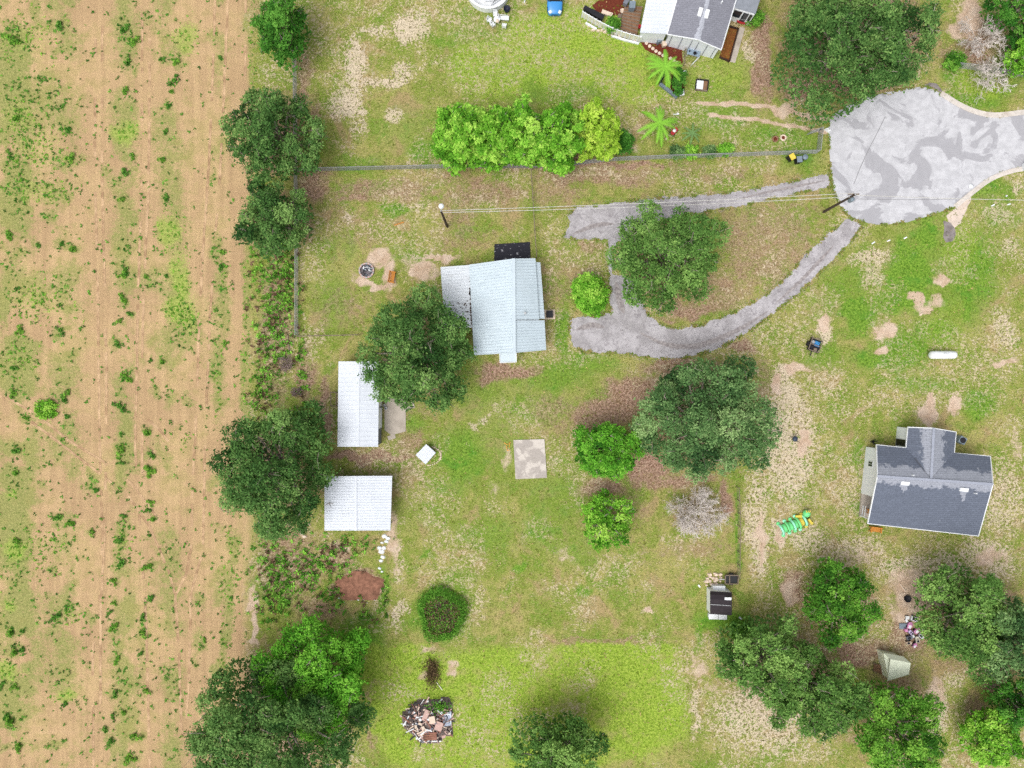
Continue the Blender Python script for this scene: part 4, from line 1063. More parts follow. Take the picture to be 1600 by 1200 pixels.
def roof_grid(name, cor, nu, nv, mat, parent, dry, thick=.12):
    """smooth shingle slope from four (px, py, z) corners, with a dry/damp tone per point"""
    a, b_, c_, d_ = [np.array(x, float) for x in cor]
    V, D = [], []
    for j in range(nv + 1):
        for i in range(nu + 1):
            u, v = i / nu, j / nv
            q = (a * (1 - u) + b_ * u) * (1 - v) + (d_ * (1 - u) + c_ * u) * v
            V.append(tuple(P(*q))); D.append(dry(q[0], q[1]))
    V = np.array(V); D = np.array(D)
    ii = (np.arange(nv)[:, None] * (nu + 1) + np.arange(nu)[None, :]).ravel()
    lp = np.stack([ii, ii + 1, ii + nu + 2, ii + nu + 1], 1)
    e1, e2 = V[1] - V[0], V[nu + 1] - V[0]
    if np.cross(e1, e2)[2] < 0: lp = lp[:, ::-1]
    o = np_mesh(name, V, lp.ravel(), 4, mat, parent, {'dry': np.stack([D, D, D, np.ones_like(D)], 1)})
    return o
def quadpts(cor, dz=0):
    return [P(*c) + Vector((0, 0, dz)) for c in cor]

def bil(q, u, v):
    """point in the quad NW, NE, SE, SW"""
    a, b, c, d = q
    return (a.lerp(b, u)).lerp(d.lerp(c, u), v)

def on_wall(b, p, q, s0, s1, z0, z1, out=.03):
    """a flat block on the wall that runs from p to q (fractions s0..s1)"""
    p = Vector((p[0], p[1], 0)); q = Vector((q[0], q[1], 0)); d = (q - p); n = Vector((d.y, -d.x, 0)).normalized()
    a = p + d * s0; c = p + d * s1
    vs = []
    for z in (z0, z1):
        for r in (a - n * .02, a + n * out, c + n * out, c - n * .02):
            vs.append((r.x, r.y, z))
    return b.add(vs, [(0, 1, 2, 3), (7, 6, 5, 4), (0, 4, 5, 1), (1, 5, 6, 2), (2, 6, 7, 3), (3, 7, 4, 0)])
def window(root, p, q, s0, s1, z0=1.0, z1=2.0):
    w = on_wall(MB(), p, q, s0, s1, z0, z1, .04).build('window', M_WHITE, root)
    m = (s1 - s0) * .1
    on_wall(MB(), p, q, s0 + m, (s0 + s1) / 2 - m * .4, z0 + .08, z1 - .08, .055).build('pane', M_GLASS, w)
    on_wall(MB(), p, q, (s0 + s1) / 2 + m * .4, s1 - m, z0 + .08, z1 - .08, .055).build('pane', M_GLASS, w)
def door(root, p, q, s0, s1, h=2.0, mat=None):
    d = on_wall(MB(), p, q, s0, s1, .12, h, .05).build('door', mat or M_WHITE, root)
    on_wall(MB(), p, q, s1 - (s1 - s0) * .18, s1 - (s1 - s0) * .1, 1.0, 1.08, .11).build('handle', M_GALV, d)

# ------------------------------------------------------------------ the metal roofed house
def main_house():
    c = P(775, 485)
    r = thing('metal_roof_house', 'house with pale blue ribbed metal roof beside the spreading oak', 'house', c)
    zr, ze = 4.1, 2.8
    R0, R1 = P(802, 404, zr), P(803, 551.5, zr); Rm = P(803, 500, zr)
    L0, L1 = P(733, 413.5, ze), P(740.6, 555, ze)
    ribbed(R0, R1, L1, L0, .33).build('roof_sheet', M_BROOF, r)
    ra = P(802.1, 404, zr + .03); rb = P(803.1, 499.5, zr + .03)
    ribbed(ra, rb, P(842.4, 499, 3.0), P(836.5, 403.5, 3.0), .33).build('roof_sheet', M_BROOF, r)
    ribbed(P(802.5, 500.5, zr - .06), R1 - Vector((0, 0, .03)), P(853.4, 547, 2.65), P(850.8, 500.5, 2.65), .33).build('roof_sheet', M_BROOF, r)
    ribbed(P(837, 409.5, 2.72), P(842, 498, 2.72), P(851, 498, 2.5), P(844.2, 410, 2.5), .33).build('roof_sheet', M_BROOF, r)
    ribbed(P(733.3, 414, 2.62), P(738, 512, 2.62), P(695, 513, 2.2), P(688.3, 417.3, 2.2), .33).build('roof_sheet', M_LROOF, r)
    MB().bar(R0 + Vector((.05, 0, .06)), R1 + Vector((.05, 0, .06)), .34, .03).build('ridge_cap', M_BROOF, r)
    # porch awning
    aw = [P(780.6, 552, 2.5), P(806.4, 550.5, 2.5), P(806.8, 565.5, 2.3), P(781.5, 566.8, 2.3)]
    a = MB().slab(aw, .08).build('porch_awning', M_BROOF, r)
    tr = MB()
    for i, j in ((1, 2), (2, 3), (3, 0)): tr.bar(aw[i] + Vector((0, 0, .02)), aw[j] + Vector((0, 0, .02)), .09, .1)
    tr.build('trim', M_WHITE, a)
    for k in (2, 3):
        MB().bar((aw[k].x, aw[k].y + .1, 0), (aw[k].x, aw[k].y + .1, 2.25), .1).build('post', M_WHITE, r)
    # walls
    q = [L0, P(838, 404, 2.6), P(851, 547, 2.6), L1]
    w = [bil(q, *uv) for uv in ((.04, .04), (.55, .04), (.96, .04), (.96, .96), (.55, .96), (.04, .96))]
    MB().prism([(v.x, v.y) for v in w], 0, [2.55, 3.7, 2.45, 2.4, 3.7, 2.55]).build('wall', M_WSIDE, r)
    sw, se = w[5], w[3]
    door(r, sw, se, .48, .57); window(r, sw, se, .12, .28); window(r, sw, se, .7, .86)
    window(r, w[3], w[2], .15, .27); window(r, w[3], w[2], .62, .76)
    lq = [P(690, 418, 2.2), P(732, 415, 2.5), P(737, 511, 2.5), P(697, 511, 2.2)]
    for u, v in ((.05, .05), (.05, .5), (.05, .95)):
        p = bil(lq, u, v); MB().bar((p.x, p.y, 0), (p.x, p.y, p.z - .1), .12).build('post', M_WHITE, r)
    MB().box(P(820.5, 489.5, 3.72), (.22, .22, .5)).build('vent_pipe', M_GALV, r)
    # the dent line of leaves along the lean-to joint is loose debris: small dark leaf heaps
    b = MB(); rg = random.Random(3)
    for k in range(46):
        y = rg.uniform(438, 508); x = 734 + (y - 414) * .045 + rg.uniform(-2.4, .6)
        p = P(x, y, 2.72); s = rg.uniform(.05, .16)
        b.box((p.x, p.y, 2.66), (s * 1.3, s, .06), rg.random() * 3)
    for k in range(70):
        y = rg.uniform(470, 511); x = rg.uniform(698, 733); p = P(x, y, 2.4); s = rg.uniform(.03, .1)
        f = (x - 692) / 43; b.box((p.x, p.y, 2.23 + .41 * f), (s * 2, s, .04), rg.random() * .5)
    kind(b.build('fallen_leaves', plain('fallen_leaves', lin(74, 58, 46), .95, .3, 8.0, .05), r), 'stuff')
main_house()
# black mat behind the house
mq = [P(772.5, 382), P(828, 378.5), P(829, 412), P(772, 414)]
t = NT('black_mat'); co = t.pos()
M_MAT = t.done(t.mix(t.ss(t.noise(t.scale(co, (2.2, 5, 1)), 1.0, 2.0, .5), .66, .70), lin(46, 46, 54), lin(150, 150, 156)), .8, .2)
b = MB().slab([(v.x, v.y, .16) for v in mq], .15); o = b.build('black_mat', M_MAT)
tag(o, 'black sheet with pale flecks on the ground behind the metal roofed house', 'mat')
def ac_unit(label, px, py, rz, s=.85, pad=True, mat=None):
    p = P(px, py); r = thing('air_conditioner', label, 'air conditioner', p)
    if pad: MB().box((p.x, p.y, .05), (s * 1.7, s * 1.5, .1), rz).build('pad', M_PALE, r)
    MB().box((p.x, p.y, .5), (s, s, .8), rz).build('casing', mat or M_GREYP, r)
    MB().lathe((p.x, p.y, .9), [(s * .42, 0), (s * .42, .04), (s * .1, .06)], 14).build('fan_grille', M_BLACK, r)
ac_unit('dark air conditioner on a pale pad beside the metal roofed house', 858.5, 491.5, .03, .75, True, M_BLACK)

# ------------------------------------------------------------------ long shed, carport, well cover
def long_shed():
    r = thing('long_shed', 'long white roofed shed left of the spreading oak', 'shed', P(562, 632))
    zr, ze = 2.95, 2.6
    a0, a1 = P(561, 564.6, zr), P(559.5, 698, zr)
    for e0, e1 in ((P(529, 564.7, ze), P(527.3, 698, ze)), (P(592.5, 565, ze), P(590.7, 698, ze))):
        ribbed(a0, a1, e1, e0, .5, .018).build('roof_sheet', M_WROOF, r)
    MB().bar(a0 + Vector((0, 0, .02)), a1 + Vector((0, 0, .02)), .22, .03).build('ridge_cap', M_WROOF, r)
    q = [P(529, 565, ze), P(592.5, 565, ze), P(590.7, 698, ze), P(527.3, 698, ze)]
    w = [bil(q, *uv) for uv in ((.03, .015), (.5, .015), (.975, .015), (.975, .985), (.5, .985), (.03, .985))]
    MB().prism([(v.x, v.y) for v in w], 0, [2.42, 2.75, 2.42, 2.42, 2.75, 2.42]).build('wall', M_GSIDE, r)
    se, ne = w[3], w[2]
    on_wall(MB(), se, ne, .2, .45, .05, 2.15, .06).build('garage_door', M_WSIDE, r)
    on_wall(MB(), se, ne, .47, .56, .05, 2.05, .05).build('door', M_WHITE, r)
    window(r, se, ne, .66, .78)
    sl = [P(601, 622), P(614, 617), P(634, 621), P(634, 674), P(612, 680), P(601, 672)]
    o = kind(MB().prism([(v.x, v.y) for v in sl], 0, .06).build('concrete_apron', M_CONC), 'structure')
    b = MB(); b.box((P(640, 634).x, P(640, 634).y, .03), (1.1, .7, .06), .2); kind(b.build('concrete_pad', M_CONC), 'structure')
    b = MB(); b.box((P(612, 683).x, P(612, 683).y, .035), (.9, .5, .07), .3); kind(b.build('concrete_pad', M_CONC), 'structure')
long_shed()
for lab, x, y in (('white bucket beside the long shed, nearer the oak', 601.5, 633.5), ('white bucket beside the long shed, nearer the concrete apron', 603.8, 637.8)):
    p = P(x, y); r = thing('bucket', lab, 'bucket', (p.x, p.y, .06), 'white buckets by the shed')
    MB().lathe((p.x, p.y, .06), [(.13, 0), (.17, .38), (.155, .38), (.12, .03)], 12).build('body', M_WHITE, r)
    MB().tube([(p.x - .16, p.y, .42), (p.x, p.y + .1, .5), (p.x + .16, p.y, .42)], .012, 5).build('handle', M_GALV, r)
def shelf():
    p = P(523.5, 625); r = thing('wooden_frame', 'small wooden frame against the left wall of the long shed', 'wooden frame', p)
    a = [P(518.5, 613), P(527, 613), P(527, 634), P(518.5, 634)]
    for i in range(4): MB().bar(a[i] + Vector((0, 0, .5)), a[(i + 1) % 4] + Vector((0, 0, .5)), .09).build('rail', M_POST, r)
    for i in range(4): MB().bar(a[i], a[i] + Vector((0, 0, .5)), .09).build('leg', M_POST, r)
shelf()
def carport():
    r = thing('carport', 'carport with white ribbed roof between the dark oak and the lawn', 'carport', P(560, 787))
    zr, ze = 2.95, 2.6
    a0, a1 = P(556, 743.8, zr), P(556, 829, zr)
    L = (P(507, 744.5, ze), P(507, 829, ze)); Rr = (P(612.8, 743.5, ze), P(610, 829, ze))
    ribbed(a0, a1, L[1], L[0], .3, .028).build('roof_sheet', M_WROOF, r)
    ribbed(a0, a1, Rr[1], Rr[0], .3, .028).build('roof_sheet', M_WROOF, r)
    MB().bar(a0 + Vector((0, 0, .05)), a1 + Vector((0, 0, .05)), .25, .03).build('ridge_cap', M_WROOF, r)
    q = [L[0], Rr[0], Rr[1], L[1]]
    for u, v in ((.05, .06), (.35, .06), (.65, .06), (.95, .06), (.05, .94), (.35, .94), (.65, .94), (.95, .94)):
        p = bil(q, u, v); MB().bar((p.x, p.y, 0), (p.x, p.y, 2.55 + .28 * (1 - abs(u - .47) * 2)), .12).build('post', M_GALV, r)
    for v in (.06, .94):
        p0, p1 = bil(q, .05, v), bil(q, .95, v); pm = bil(q, .47, v)
        MB().bar((p0.x, p0.y, 2.5), (pm.x, pm.y, 2.82), .08).bar((pm.x, pm.y, 2.82), (p1.x, p1.y, 2.5), .08).build('beam', M_GALV, r)
    w = [bil(q, .05, .06), bil(q, .95, .06)]
    on_wall(MB(), w[0], w[1], 0, 1, .1, 2.45, .04).build('back_wall', M_GSIDE, r)
    on_wall(MB(), bil(q, .05, .06), bil(q, .05, .94), 0, 1, .1, 2.45, .04).build('side_wall', M_GSIDE, r)
carport()
# a dead branch lying on the carport roof
b = MB(); p0 = P(508, 789, 2.75)
b.tube([p0, P(514, 787, 2.8), P(521, 787, 2.85)], [.03, .04, .02], 5).tube([P(514, 787, 2.8), P(518, 794, 2.82)], [.03, .012], 5).tube([P(512, 788, 2.8), P(516, 783, 2.84)], [.03, .012], 5)
tag(b.build('fallen_branch', M_BARK), 'dark broken branch lying on the white carport roof', 'branch')
def well_cover():
    cs = [(666, 694), (681, 707.5), (665, 725.5), (649.5, 711)]
    r = thing('well_cover', 'small tilted white metal cover with a stone ring on the lawn', 'shed', P(668, 712))
    zt = [.95, .85, .75, .85]
    q = [P(x, y, z) for (x, y), z in zip(cs, zt)]
    ribbed(q[0], q[1], q[2], q[3], .25, .025, .05).build('roof_sheet', M_WROOF, r)
    ce = sum(q, Vector()) / 4
    w = [v.lerp(ce, .1) for v in q]
    MB().prism([(v.x, v.y) for v in w], 0, [z - .1 for z in zt]).build('wall', M_POST, r)
well_cover()
rg = random.Random(8)
stone0 = None
def stones(spots, label, group, mat, smin=.12, smax=.3, hh=.12, cat='stone'):
    global stone0
    for k, (x, y) in enumerate(spots):
        b = MB(); s = rg.uniform(smin, smax); p = P(x, y); n = 7; ph = rg.random() * 6
        ring = [(p.x + math.cos(2 * math.pi * i / n + ph) * s * rg.uniform(.7, 1.15), p.y + math.sin(2 * math.pi * i / n + ph) * s * .75 * rg.uniform(.7, 1.15)) for i in range(n)]
        top = [(p.x + (a - p.x) * .7, p.y + (c - p.y) * .7, hh * rg.uniform(.7, 1.2)) for a, c in ring]
        vs = [(a, c, -.02) for a, c in ring] + top
        b.add(vs, [tuple(range(n, 2 * n))] + [(i, (i + 1) % n, n + (i + 1) % n, n + i) for i in range(n)])
        tag(b.build('stone', mat), label, cat, group)
arc = [(668 + 21 * math.cos(a), 712 + 15 * math.sin(a)) for a in [x * .17 - 1.2 for x in range(17)]]
stones(arc, 'small pale stone of the ring around the white metal cover', 'stone ring around the white cover', M_PALE, .1, .2, .1)
stones([(597, 848), (601, 838), (606, 841), (593, 856), (596, 862), (598, 870), (595, 876), (593, 888), (597, 893), (604, 846), (600, 856)], 'broken white concrete chunk below the carport corner', 'white concrete chunks below the carport', M_WHITE, .18, .5, .12, 'rubble')
stones([(474, 822), (470, 828), (478, 826), (472, 834), (476, 838), (481, 819)], 'pale rock in the scrub below the big dark oak', 'pale rocks in the scrub', M_PALE, .2, .4, .2)
stones([(1105 + 5.2 * (i % 5) + rg.uniform(-2, 2), 897 + 5 * (i // 5) + rg.uniform(-2, 2)) for i in range(19)], 'pale rock in the heap above the black roofed shed', 'rock heap by the black roofed shed', M_PALE, .16, .38, .22)
stones([(920 + i * 4.6 + rg.uniform(-2, 2), 43 + i * 1.25 + rg.uniform(-2, 4)) for i in range(17)], 'tan rock along the foot of the curved white fence', 'rocks along the curved fence', M_PALE, .12, .3, .16)
# concrete slab on the lawn
sl = [P(802, 687.5), P(850.5, 686), P(854.5, 746.5), P(805.5, 748.5)]
o = MB().prism([(v.x, v.y) for v in sl], 0, .09).build('concrete_slab', M_SLAB); tag(o, 'weathered rectangular concrete slab on the central lawn', 'slab')
def orange_tangle():
    p = P(793, 697); r = thing('garden_hose', 'loose orange hose tangle beside the concrete slab', 'hose', p)
    b = MB(); a = [P(x, y, .06) for x, y in ((788, 692), (793, 695), (797, 690), (796, 699), (791, 697), (793, 704), (797, 703))]
    b.tube(a, .045, 6); b.build('coil', plain('orange_plastic', lin(232, 168, 70), .5, .1), r)
orange_tangle()

# ------------------------------------------------------------------ fire pit, bench
def fire_pit():
    p = P(573, 423); r = thing('fire_pit', 'round fire pit of stones filled with pale ash and charred wood', 'fire pit', p)
    R = .82; m = [plain('pit_stone_%s' % k, lin(*c_), .9, .15, 4.0, .1) for k, c_ in (('rose', (206, 176, 170)), ('grey', (178, 174, 176)))]
    for i in range(20):
        a = 2 * math.pi * i / 20
        MB().box((p.x + math.cos(a) * R, p.y + math.sin(a) * R, .12), (.16, .24, .26), a).build('stone', m[i % 2], r)
    MB().lathe((p.x, p.y, .0), [(R - .1, 0), (R - .1, .06), (.3, .12)], 18).build('ash', plain('ash', lin(120, 114, 118), .95, .5, 9.0, .05), r)
    g = random.Random(5)
    for i in range(26):
        a = g.random() * 6.28; rr = g.random() ** .5 * .55; L = g.uniform(.2, .6); t_ = g.random() * 3.14
        x, y = p.x + math.cos(a) * rr, p.y + math.sin(a) * rr; dx, dy = math.cos(t_) * L / 2, math.sin(t_) * L / 2
        MB().bar((x - dx, y - dy, .14 + g.random() * .1), (x + dx, y + dy, .16 + g.random() * .14), .07).build('charred_log', (M_BLACK, M_WHITE, M_GREYP, M_BLACK)[i % 4], r)
fire_pit()
def bench(label, px, py, rz, L=1.3, mat=None, name='bench'):
    p = P(px, py); r = thing(name, label, 'bench', p); mat = mat or M_ORANGE
    d = Vector((math.cos(rz), math.sin(rz), 0)); s = Vector((-d.y, d.x, 0))
    for k in range(4): MB().bar(p + d * -L / 2 + s * (-.15 + k * .12) + Vector((0, 0, .45)), p + d * L / 2 + s * (-.15 + k * .12) + Vector((0, 0, .45)), .1, .04).build('seat_slat', mat, r)
    for k in range(3): MB().bar(p + d * -L / 2 + s * (.3 + .04 * k) + Vector((0, 0, .6 + k * .14)), p + d * L / 2 + s * (.3 + .04 * k) + Vector((0, 0, .6 + k * .14)), .04, .1).build('back_slat', mat, r)
    for sg in (-1, 1):
        MB().bar(p + d * sg * L * .46 + s * -.2, p + d * sg * L * .46 + s * -.2 + Vector((0, 0, .68)), .09).build('leg', mat, r)
        MB().bar(p + d * sg * L * .46 + s * .27, p + d * sg * L * .46 + s * .4 + Vector((0, 0, 1.0)), .09).build('leg', mat, r)
        MB().bar(p + d * sg * L * .46 + s * -.3 + Vector((0, 0, .68)), p + d * sg * L * .46 + s * .38 + Vector((0, 0, .68)), .1, .05).build('armrest', mat, r)
bench('orange wooden bench facing the fire pit', 614.5, 434, math.radians(80))
b = MB().bar(P(616, 352, .05), P(631, 347, .05), .1, .08); tag(b.build('timber', M_ORANGE), 'orange timber lying on the grass left of the light pole', 'timber')

# ------------------------------------------------------------------ fences
def chain_fence(label, pts, h=1.3, mesh=True, post=2.6, mat=None, wires=0, group=None, pr=.035):
    w = [P(x, y) for x, y in pts]; mat = mat or M_GALV
    r = thing('chain_link_fence' if mesh else 'wire_fence', label, 'fence', w[0], group)
    wire = MB(); rail = MB()
    for a, c in zip(w[:-1], w[1:]):
        L = (c - a).length; n = max(1, round(L / post)); d = (c - a).normalized()
        for k in range(n):
            q = a.lerp(c, k / n); MB().tube([q - Vector((0, 0, .05)), q + Vector((0, 0, h + .05))], pr, 6).build('post', mat, r)
        rail.tube([a + Vector((0, 0, h)), c + Vector((0, 0, h))], .036, 5)
        if mesh:
            st = .17; k = -h
            while k < L:
                for sg in (0, 1):
                    x0, x1 = (k, k + h) if sg == 0 else (k + h, k)
                    pa, pb = [x0, 0.0], [x1, h]
                    for e, o_ in ((pa, pb), (pb, pa)):
                        if e[0] < 0: e[1] = e[1] + (o_[1] - e[1]) * (0 - e[0]) / (o_[0] - e[0]); e[0] = 0
                        if e[0] > L: e[1] = e[1] + (o_[1] - e[1]) * (L - e[0]) / (o_[0] - e[0]); e[0] = L
                    A = a + d * pa[0] + Vector((0, 0, pa[1])); B = a + d * pb[0] + Vector((0, 0, pb[1]))
                    if (B - A).length > .03: wire.tube([A, B], .011, 3, False)
                k += st
        else:
            for z in np.linspace(.25, h - .2, wires): wire.tube([a + Vector((0, 0, z)), c + Vector((0, 0, z))], .009, 3, False)
    MB().tube([w[-1] - Vector((0, 0, .05)), w[-1] + Vector((0, 0, h + .05))], pr, 6).build('post', mat, r)
    rail.build('top_rail', mat, r)
    if wire.v: kind(wire.build('wire_mesh', mat, r), 'stuff')
    return r
chain_fence('long chain link fence between the upper lawn and the gravel drive yard', [(466, 268), (560, 266), (690, 263), (760, 262), (830, 263), (900, 258), (950, 252), (1040, 248), (1140, 245), (1275, 240), (1279, 205)], 1.35)
chain_fence('chain link fence along the field edge left of the fire pit yard', [(463, 95), (464, 200), (465, 300), (466, 400), (466, 470), (466, 524)], 1.3)
chain_fence('wire fence from the field edge to the spreading oak', [(466, 526), (510, 525), (562, 524)], 1.2, False, 2.6, M_POST, 5)
chain_fence('thin wire fence from the bright hedge row to the metal roofed house', [(829, 263), (832, 310), (835, 360), (838, 404)], 1.3, False, 2.8, M_POST, 6, pr=.05)
chain_fence('dark wire fence between the south lawn and the sandy yard', [(1150, 760), (1152, 800), (1152, 840), (1151, 900)], 1.2, False, 1.8, M_POST, 5, pr=.05)
chain_fence('short chain link fence in front of the bare shrubs at upper right', [(1490, 106), (1512, 108), (1540, 113), (1600, 120)], 1.3)
def gate(label, a, c, h=1.25):
    a, c = P(*a), P(*c); r = thing('gate', label, 'gate', a)
    f = MB(); z = Vector((0, 0, 1))
    f.tube([a + z * .12, a + z * h, c + z * h, c + z * .12, a + z * .12], .03, 6); f.build('frame', M_GALV, r)
    m = MB(); d = (c - a); n = 14
    for k in range(n + 1): m.tube([a + d * k / n + z * .12, a + d * k / n + z * h], .009, 3, False)
    for k in range(8): m.tube([a + z * (.14 + k * .14), c + z * (.14 + k * .14)], .009, 3, False)
    kind(m.build('wire_mesh', M_GALV, r), 'stuff')
    MB().box(a + d * .95 + z * .7, (.12, .12, .2)).build('latch', M_BLACK, r)
gate('open metal gate at the end of the sandy drive', (1260, 211), (1279, 205))
# post-and-wire remnant on the field edge
b = MB().bar(P(449, 521, .05), P(453, 556, .05), .1); tag(b.build('timber', M_POST), 'pale fallen post lying in the scrub above the brush pile', 'timber')

# ------------------------------------------------------------------ power poles and lines
def pole(label, px, py, h=7.6, lamp=False, trans=False):
    p = P(px, py); r = thing('utility_pole', label, 'utility pole', p)
    MB().tube([p, p + Vector((0, 0, h * .5)), p + Vector((0, 0, h))], [.16, .135, .11], 10).build('shaft', plain('pole_wood_' + str(int(px)), lin(84, 74, 66), .95, .2, 4.0, .05), r)
    if lamp:
        MB().bar(p + Vector((0, 0, h - .35)), p + Vector((0, .55, h - .2)), .06).build('arm', M_GALV, r)
        MB().lathe(p + Vector((0, .6, h - .4)), [(.1, 0), (.28, .05), (.3, .16), (.2, .3), (.1, .34)], 14).build('lamp_head', M_WHITE, r)
    if trans:
        q = p + Vector((.1, -.3, h - 1.5))
        MB().lathe(q, [(.2, 0), (.24, .05), (.24, .75), (.2, .82), (.06, .95)], 14).build('transformer', M_GREYP, r)
        MB().bar(p + Vector((-.6, .12, h - .3)), p + Vector((.6, .12, h - .3)), .1).build('crossarm', M_POST, r)
    MB().lathe(p + Vector((0, 0, h)), [(.05, 0), (.06, .06), (.03, .12)], 8).build('insulator', M_WHITE, r)
    return p + Vector((0, 0, h))
pa = pole('light pole with a white lamp head in the fire pit yard', 699, 354, 7.4, lamp=True)
pb = pole('tall dark utility pole leaning in view at the turning circle', 1287, 331, 7.6, trans=True)
pc = pole('utility pole on the road verge beyond the right edge', 1740, 340, 7.6)
M_WIRE = plain('cable', lin(206, 204, 198), .6, .1)
def wire(label, a, b, sag, group='overhead wires'):
    pts = [a.lerp(b, k / 14) - Vector((0, 0, sag * 4 * (k / 14) * (1 - k / 14))) for k in range(15)]
    tag(MB().tube(pts, .03, 5).build('power_line', M_WIRE), label, 'power line', group)
z = Vector((0, 0, 1))
wire('upper overhead wire from the light pole to the tall utility pole', pa - z * .15 + Vector((0, .1, 0)), pb - z * .2 + Vector((0, .2, 0)), .5)
wire('lower overhead wire from the light pole to the tall utility pole', pa - z * .6, pb - z * .9, .8)
wire('overhead wire from the tall utility pole across the turning circle', pb - z * .2, pc - z * .2, .7)

# ------------------------------------------------------------------ the grey shingled house on the right
def grey_house():
    r = thing('shingle_house', 'house with slate grey shingle roof and front gable', 'house', P(1452, 752))
    ze, zr = 2.8, 4.9
    NW, NE, SE, SW = (1369.5, 695, ze), (1547.5, 713, ze), (1529, 837.5, ze), (1356, 818, ze)
    RW, RE = (1371, 744, zr), (1551.7, 756.7, zr)
    def ridge_y(x): return 744 + (x - 1371) * 12.7 / 180.7
    def dry_main(x, y):
        d = y - ridge_y(x)
        v = np.clip(1 - max(0, -d - 10) / 16, 0, 1) if d < 0 else np.clip(1 - max(0, d - 4) / 13, 0, 1)
        for vx, vy in ((1412, 757), (1506, 768)):
            if abs(x - vx) < 6 * (1 - (y - vy) / 18) and 0 < y - vy < 18: v = max(v, .95)
        return float(v)
    def dry_g(x, y):
        return float(np.clip(1 - max(0, abs(x - 1458) - 9) / 16, 0, 1))
    roof_grid('roof_slope', (RW, RE, NE, NW), 60, 24, M_SHIN, r, dry_main)
    roof_grid('roof_slope', (RW, RE, SE, SW), 60, 34, M_SHIN, r, dry_main)
    G0, G1 = (1459, 669, 4.5), (1455, 747, 4.88)
    roof_grid('roof_slope', (G0, G1, (1416, 700, ze), (1419, 667.5, ze)), 24, 16, M_SHIN, r, dry_g)
    roof_grid('roof_slope', (G0, G1, (1491, 708, ze), (1494, 675, ze)), 24, 16, M_SHIN, r, dry_g)
    def V(c, dz=0): return P(*c) + Vector((0, 0, dz))
    edge = MB()
    for a, c in ((NW, (1416, 700, ze)), ((1491, 708, ze), NE), (NE, RE), (RE, SE), (SE, SW), (SW, RW), (RW, NW), ((1416, 700, ze), (1419, 667.5, ze)), ((1419, 667.5, ze), G0), (G0, (1494, 675, ze)), ((1494, 675, ze), (1491, 708, ze))):
        edge.bar(V(a, -.07), V(c, -.07), .1, .16)
    edge.build('fascia', M_WHITE, r)
    cap = MB(); cap.bar(V(RW, .005), V(RE, .005), .28, .03); cap.bar(V(G0, .005), V(G1, .005), .28, .03)
    cap.build('ridge_cap', plain('ridge_shingle', lin(160, 165, 178), .9, .1), r)
    val = MB(); val.bar(V((1430, 716, 3.55), .03), V((1445, 736, 4.35), .03), .16, .03); val.bar(V((1478, 722, 3.45), .03), V((1463, 741, 4.4), .03), .16, .03)
    val.build('valley', plain('valley_shingle', lin(92, 96, 106), .9, .1), r)
    q = [V(NW), V(NE), V(SE), V(SW)]
    w = [bil(q, *uv) for uv in ((.02, .05), (.98, .05), (.98, .38), (.98, .66), (.02, .66), (.02, .38))]
    tops = [2.68, 2.68, 4.2, 3.4, 3.4, 4.2]
    MB().prism([(v.x, v.y) for v in w], 0, tops).build('wall', M_WSIDE, r)
    window(r, w[0], w[4], .28, .40, 1.0, 2.0)
    window(r, w[3], w[1], .3, .45); window(r, w[0] if False else w[1], w[0], .06, .16)
    gq = [V((1419, 667.5, ze)), V((1494, 675, ze)), V((1491, 708, ze)), V((1416, 700, ze))]
    g = [bil(gq, *uv) for uv in ((.05, .04), (.5, .04), (.95, .04), (.95, 1.1), (.05, 1.1))]
    MB().prism([(v.x, v.y) for v in g], 0, [2.66, 4.1, 2.66, 2.66, 2.66]).build('gable_wall', M_WSIDE, r)
    door(r, g[0], g[4], .55, .85, 2.05, M_DARK)
    # porch under the south roof: floor, posts, rail
    pq = [bil(q, .02, .66), bil(q, .98, .66), bil(q, .98, .96), bil(q, .02, .96)]
    MB().prism([(v.x, v.y) for v in pq], 0, .3).build('porch_floor', M_CONC, r)
    for u in (0, .2, .4, .6, .8, 1):
        p = bil(pq, u * .98 + .01, .96); MB().bar((p.x, p.y, .3), (p.x, p.y, 2.72), .14).build('porch_post', M_WHITE, r)
    for z in (.6, 1.15):
        a, c = bil(pq, .01, .5), bil(pq, .01, .96); MB().bar((a.x, a.y, z), (c.x, c.y, z), .07).build('porch_rail', M_WHITE, r)
    # vents and pipes on the roof
    for x, y in ((1414, 755.3), (1506, 765.3)):
        p = P(x, y, 4.66); d = math.radians(-6)
        MB().box((p.x, p.y, 4.66), (.92, .42, .2), d, (0, .36)).build('ridge_vent', M_WHITE, r)
    for x, y in ((1426.7, 742.5), (1525, 771)):
        p = P(x, y, 4.85); MB().tube([(p.x, p.y, 4.2), (p.x, p.y, 5.0)], .07, 8).build('vent_pipe', M_WHITE, r)
grey_house()
ac_unit('grey air conditioner right of the front gable of the shingled house', 1497, 687, -.5, .8, False)
bench('orange bench swing against the porch of the shingled house', 1365, 827, math.radians(-6), 1.25)
def porch_chair():
    p = P(1354, 797); r = thing('porch_chair', 'orange chair on the shingled house porch', 'chair', (p.x, p.y, .3))
    MB().box((p.x, p.y, .72), (.5, .5, .08)).build('seat', M_ORANGE, r); MB().box((p.x + .25, p.y, 1.0), (.06, .5, .5)).build('backrest', M_ORANGE, r)
    for sx in (-1, 1):
        for sy in (-1, 1): MB().bar((p.x + sx * .2, p.y + sy * .2, .3), (p.x + sx * .2, p.y + sy * .2, .7), .05).build('leg', M_ORANGE, r)
porch_chair()
b = MB(); p = P(1363, 690); g = random.Random(6)
